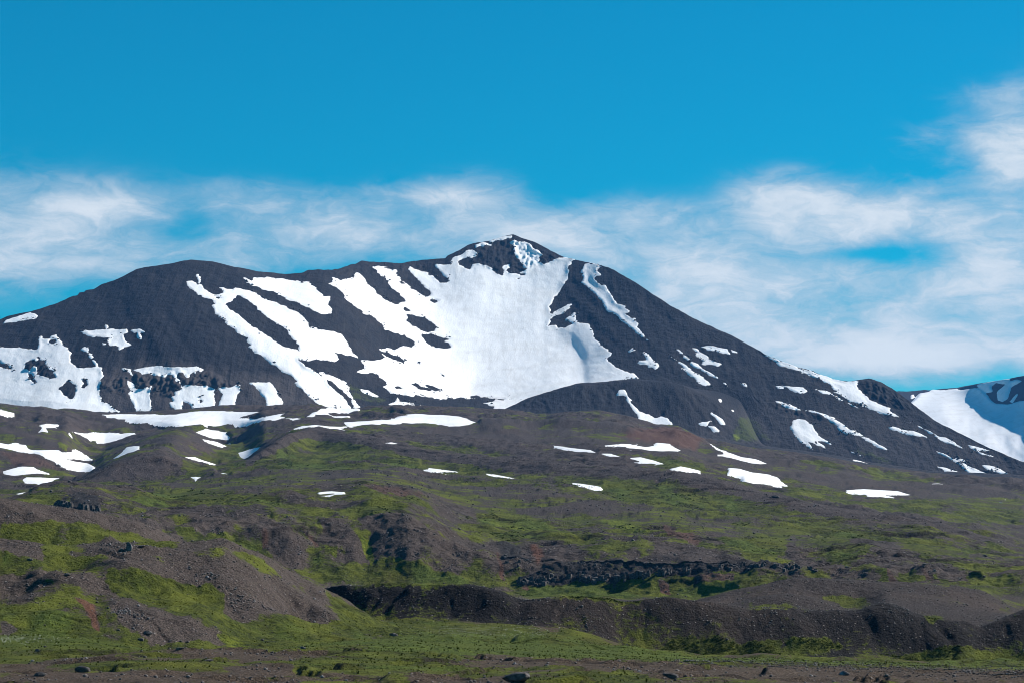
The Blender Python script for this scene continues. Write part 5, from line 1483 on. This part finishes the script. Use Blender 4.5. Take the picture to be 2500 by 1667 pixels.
# ------------------------------------------------------------------ cotton grass in the wet meadow, sheep far off
M_TUFT, t = new_mat('cotton grass')
finish(t, (.72, .72, .66), .9)
rs = np.random.default_rng(5)
pts = []
for k in range(900):
    if k % 4:
        a, b = rs.normal(1170, 95), rs.normal(1541, 9)
        if rs.random() < .5:
            a, b = 1080 + 30 * rs.integers(0, 9) + rs.normal() * 12, rs.choice([1532, 1537, 1545, 1552]) + rs.normal() * 2
    else:
        a, b = abs(rs.normal(0, 70)), rs.normal(1561, 6)
    r, c, p = nearest(a, b)
    if VEG[r, c] > .6:
        pts.append((p[0] + rs.normal() * .2, p[1] + rs.normal() * 1.5, p[2] + .18))
tuft = (np.array([(1, 0, 0), (-1, 0, 0), (0, 1, 0), (0, -1, 0), (0, 0, 1.2), (0, 0, -1.6)], float), np.array([(0, 2, 4), (2, 1, 4), (1, 3, 4), (3, 0, 4), (2, 0, 5), (1, 2, 5), (3, 1, 5), (0, 3, 5)]))
pts = np.array(pts)
v, f = joined(pts, .02 + .03 * rs.random(len(pts)), rs, [tuft], 0)
o = mesh_obj('cotton_grass', v, f, M_TUFT, smooth=False)
o['kind'] = 'stuff'

M_WOOL, t = new_mat('wool')
pos = t.n('ShaderNodeNewGeometry').outputs['Position']
wn = t.noise(pos, 9, 3)
finish(t, t.mix(wn, (.55, .52, .46), (.78, .76, .70)), .95, wn, .5, .05)


def sheep(px, py, rz, label):
    r, c, p = nearest(px, py)
    me = bpy.data.meshes.new('sheep')
    sp_ = [((-.42, 0, .62), .25), ((-.15, 0, .66), .30), ((.15, 0, .66), .29), ((.36, 0, .68), .22), ((.55, 0, .80), .12), ((.70, 0, .76), .08), ((-.60, 0, .58), .07),
           ((.28, .13, .40), .09), ((.28, .13, .03), .045), ((.28, -.13, .40), .09), ((.28, -.13, .03), .045), ((-.36, .13, .40), .10), ((-.36, .13, .03), .045), ((-.36, -.13, .40), .10), ((-.36, -.13, .03), .045)]
    ed = [(0, 1), (1, 2), (2, 3), (3, 4), (4, 5), (0, 6), (3, 7), (7, 8), (3, 9), (9, 10), (0, 11), (11, 12), (0, 13), (13, 14)]
    me.from_pydata([q[0] for q in sp_], ed, [])
    o = bpy.data.objects.new('sheep', me)
    COL.objects.link(o)
    sk = o.modifiers.new('skin', 'SKIN')
    for q, sv in zip(sp_, me.skin_vertices[0].data):
        sv.radius = (q[1], q[1])
    me.skin_vertices[0].data[1].use_root = True
    o.modifiers.new('sub', 'SUBSURF').levels = 1
    me.materials.append(M_WOOL)
    o.location = p
    o.rotation_euler[2] = rz
    o['label'] = label
    o['category'] = 'sheep'
    o['group'] = 'sheep grazing far right'


sheep(*at('Z8', 2213, 655), .3, 'left of two tiny white sheep side by side on the far right plateau')
sheep(*at('Z8', 2226, 654), 2.6, 'right of two tiny white sheep side by side on the far right plateau')
sheep(*at('Z8', 2244, 632), 1.2, 'lone white sheep just above the pair on the far right plateau')

# ------------------------------------------------------------------ haze
hz = 2.3e-5
x0, x1, y0, y1, zb, zt = -9000.0, 9500.0, -60.0, 9800.0, -62.0, 720.0
vv = np.array([(x, y, z) for z in (zb, zt) for y in (y0, y1) for x in (x0, x1)], float)
ff = np.array([(0, 2, 3, 1), (4, 5, 7, 6), (0, 1, 5, 4), (2, 6, 7, 3), (0, 4, 6, 2), (1, 3, 7, 5)])
M_HAZE = bpy.data.materials.new('air')
M_HAZE.use_nodes = True
t = NT(M_HAZE.node_tree)
pv = t.n('ShaderNodeVolumePrincipled')
pv.inputs['Color'].default_value = (.14, .44, 1.0, 1)
pv.inputs['Density'].default_value = hz
pv.inputs['Anisotropy'].default_value = .1
om = t.n('ShaderNodeOutputMaterial')
t.link(pv.outputs[0], om.inputs['Volume'])
USE_HAZE = True
if USE_HAZE:
    o = mesh_obj('haze', vv, ff, M_HAZE, smooth=False)
    o['kind'] = 'stuff'
SC.cycles.volume_bounces = 0
print('grid', NR, NC, 'tris', 2 * NR * NC)
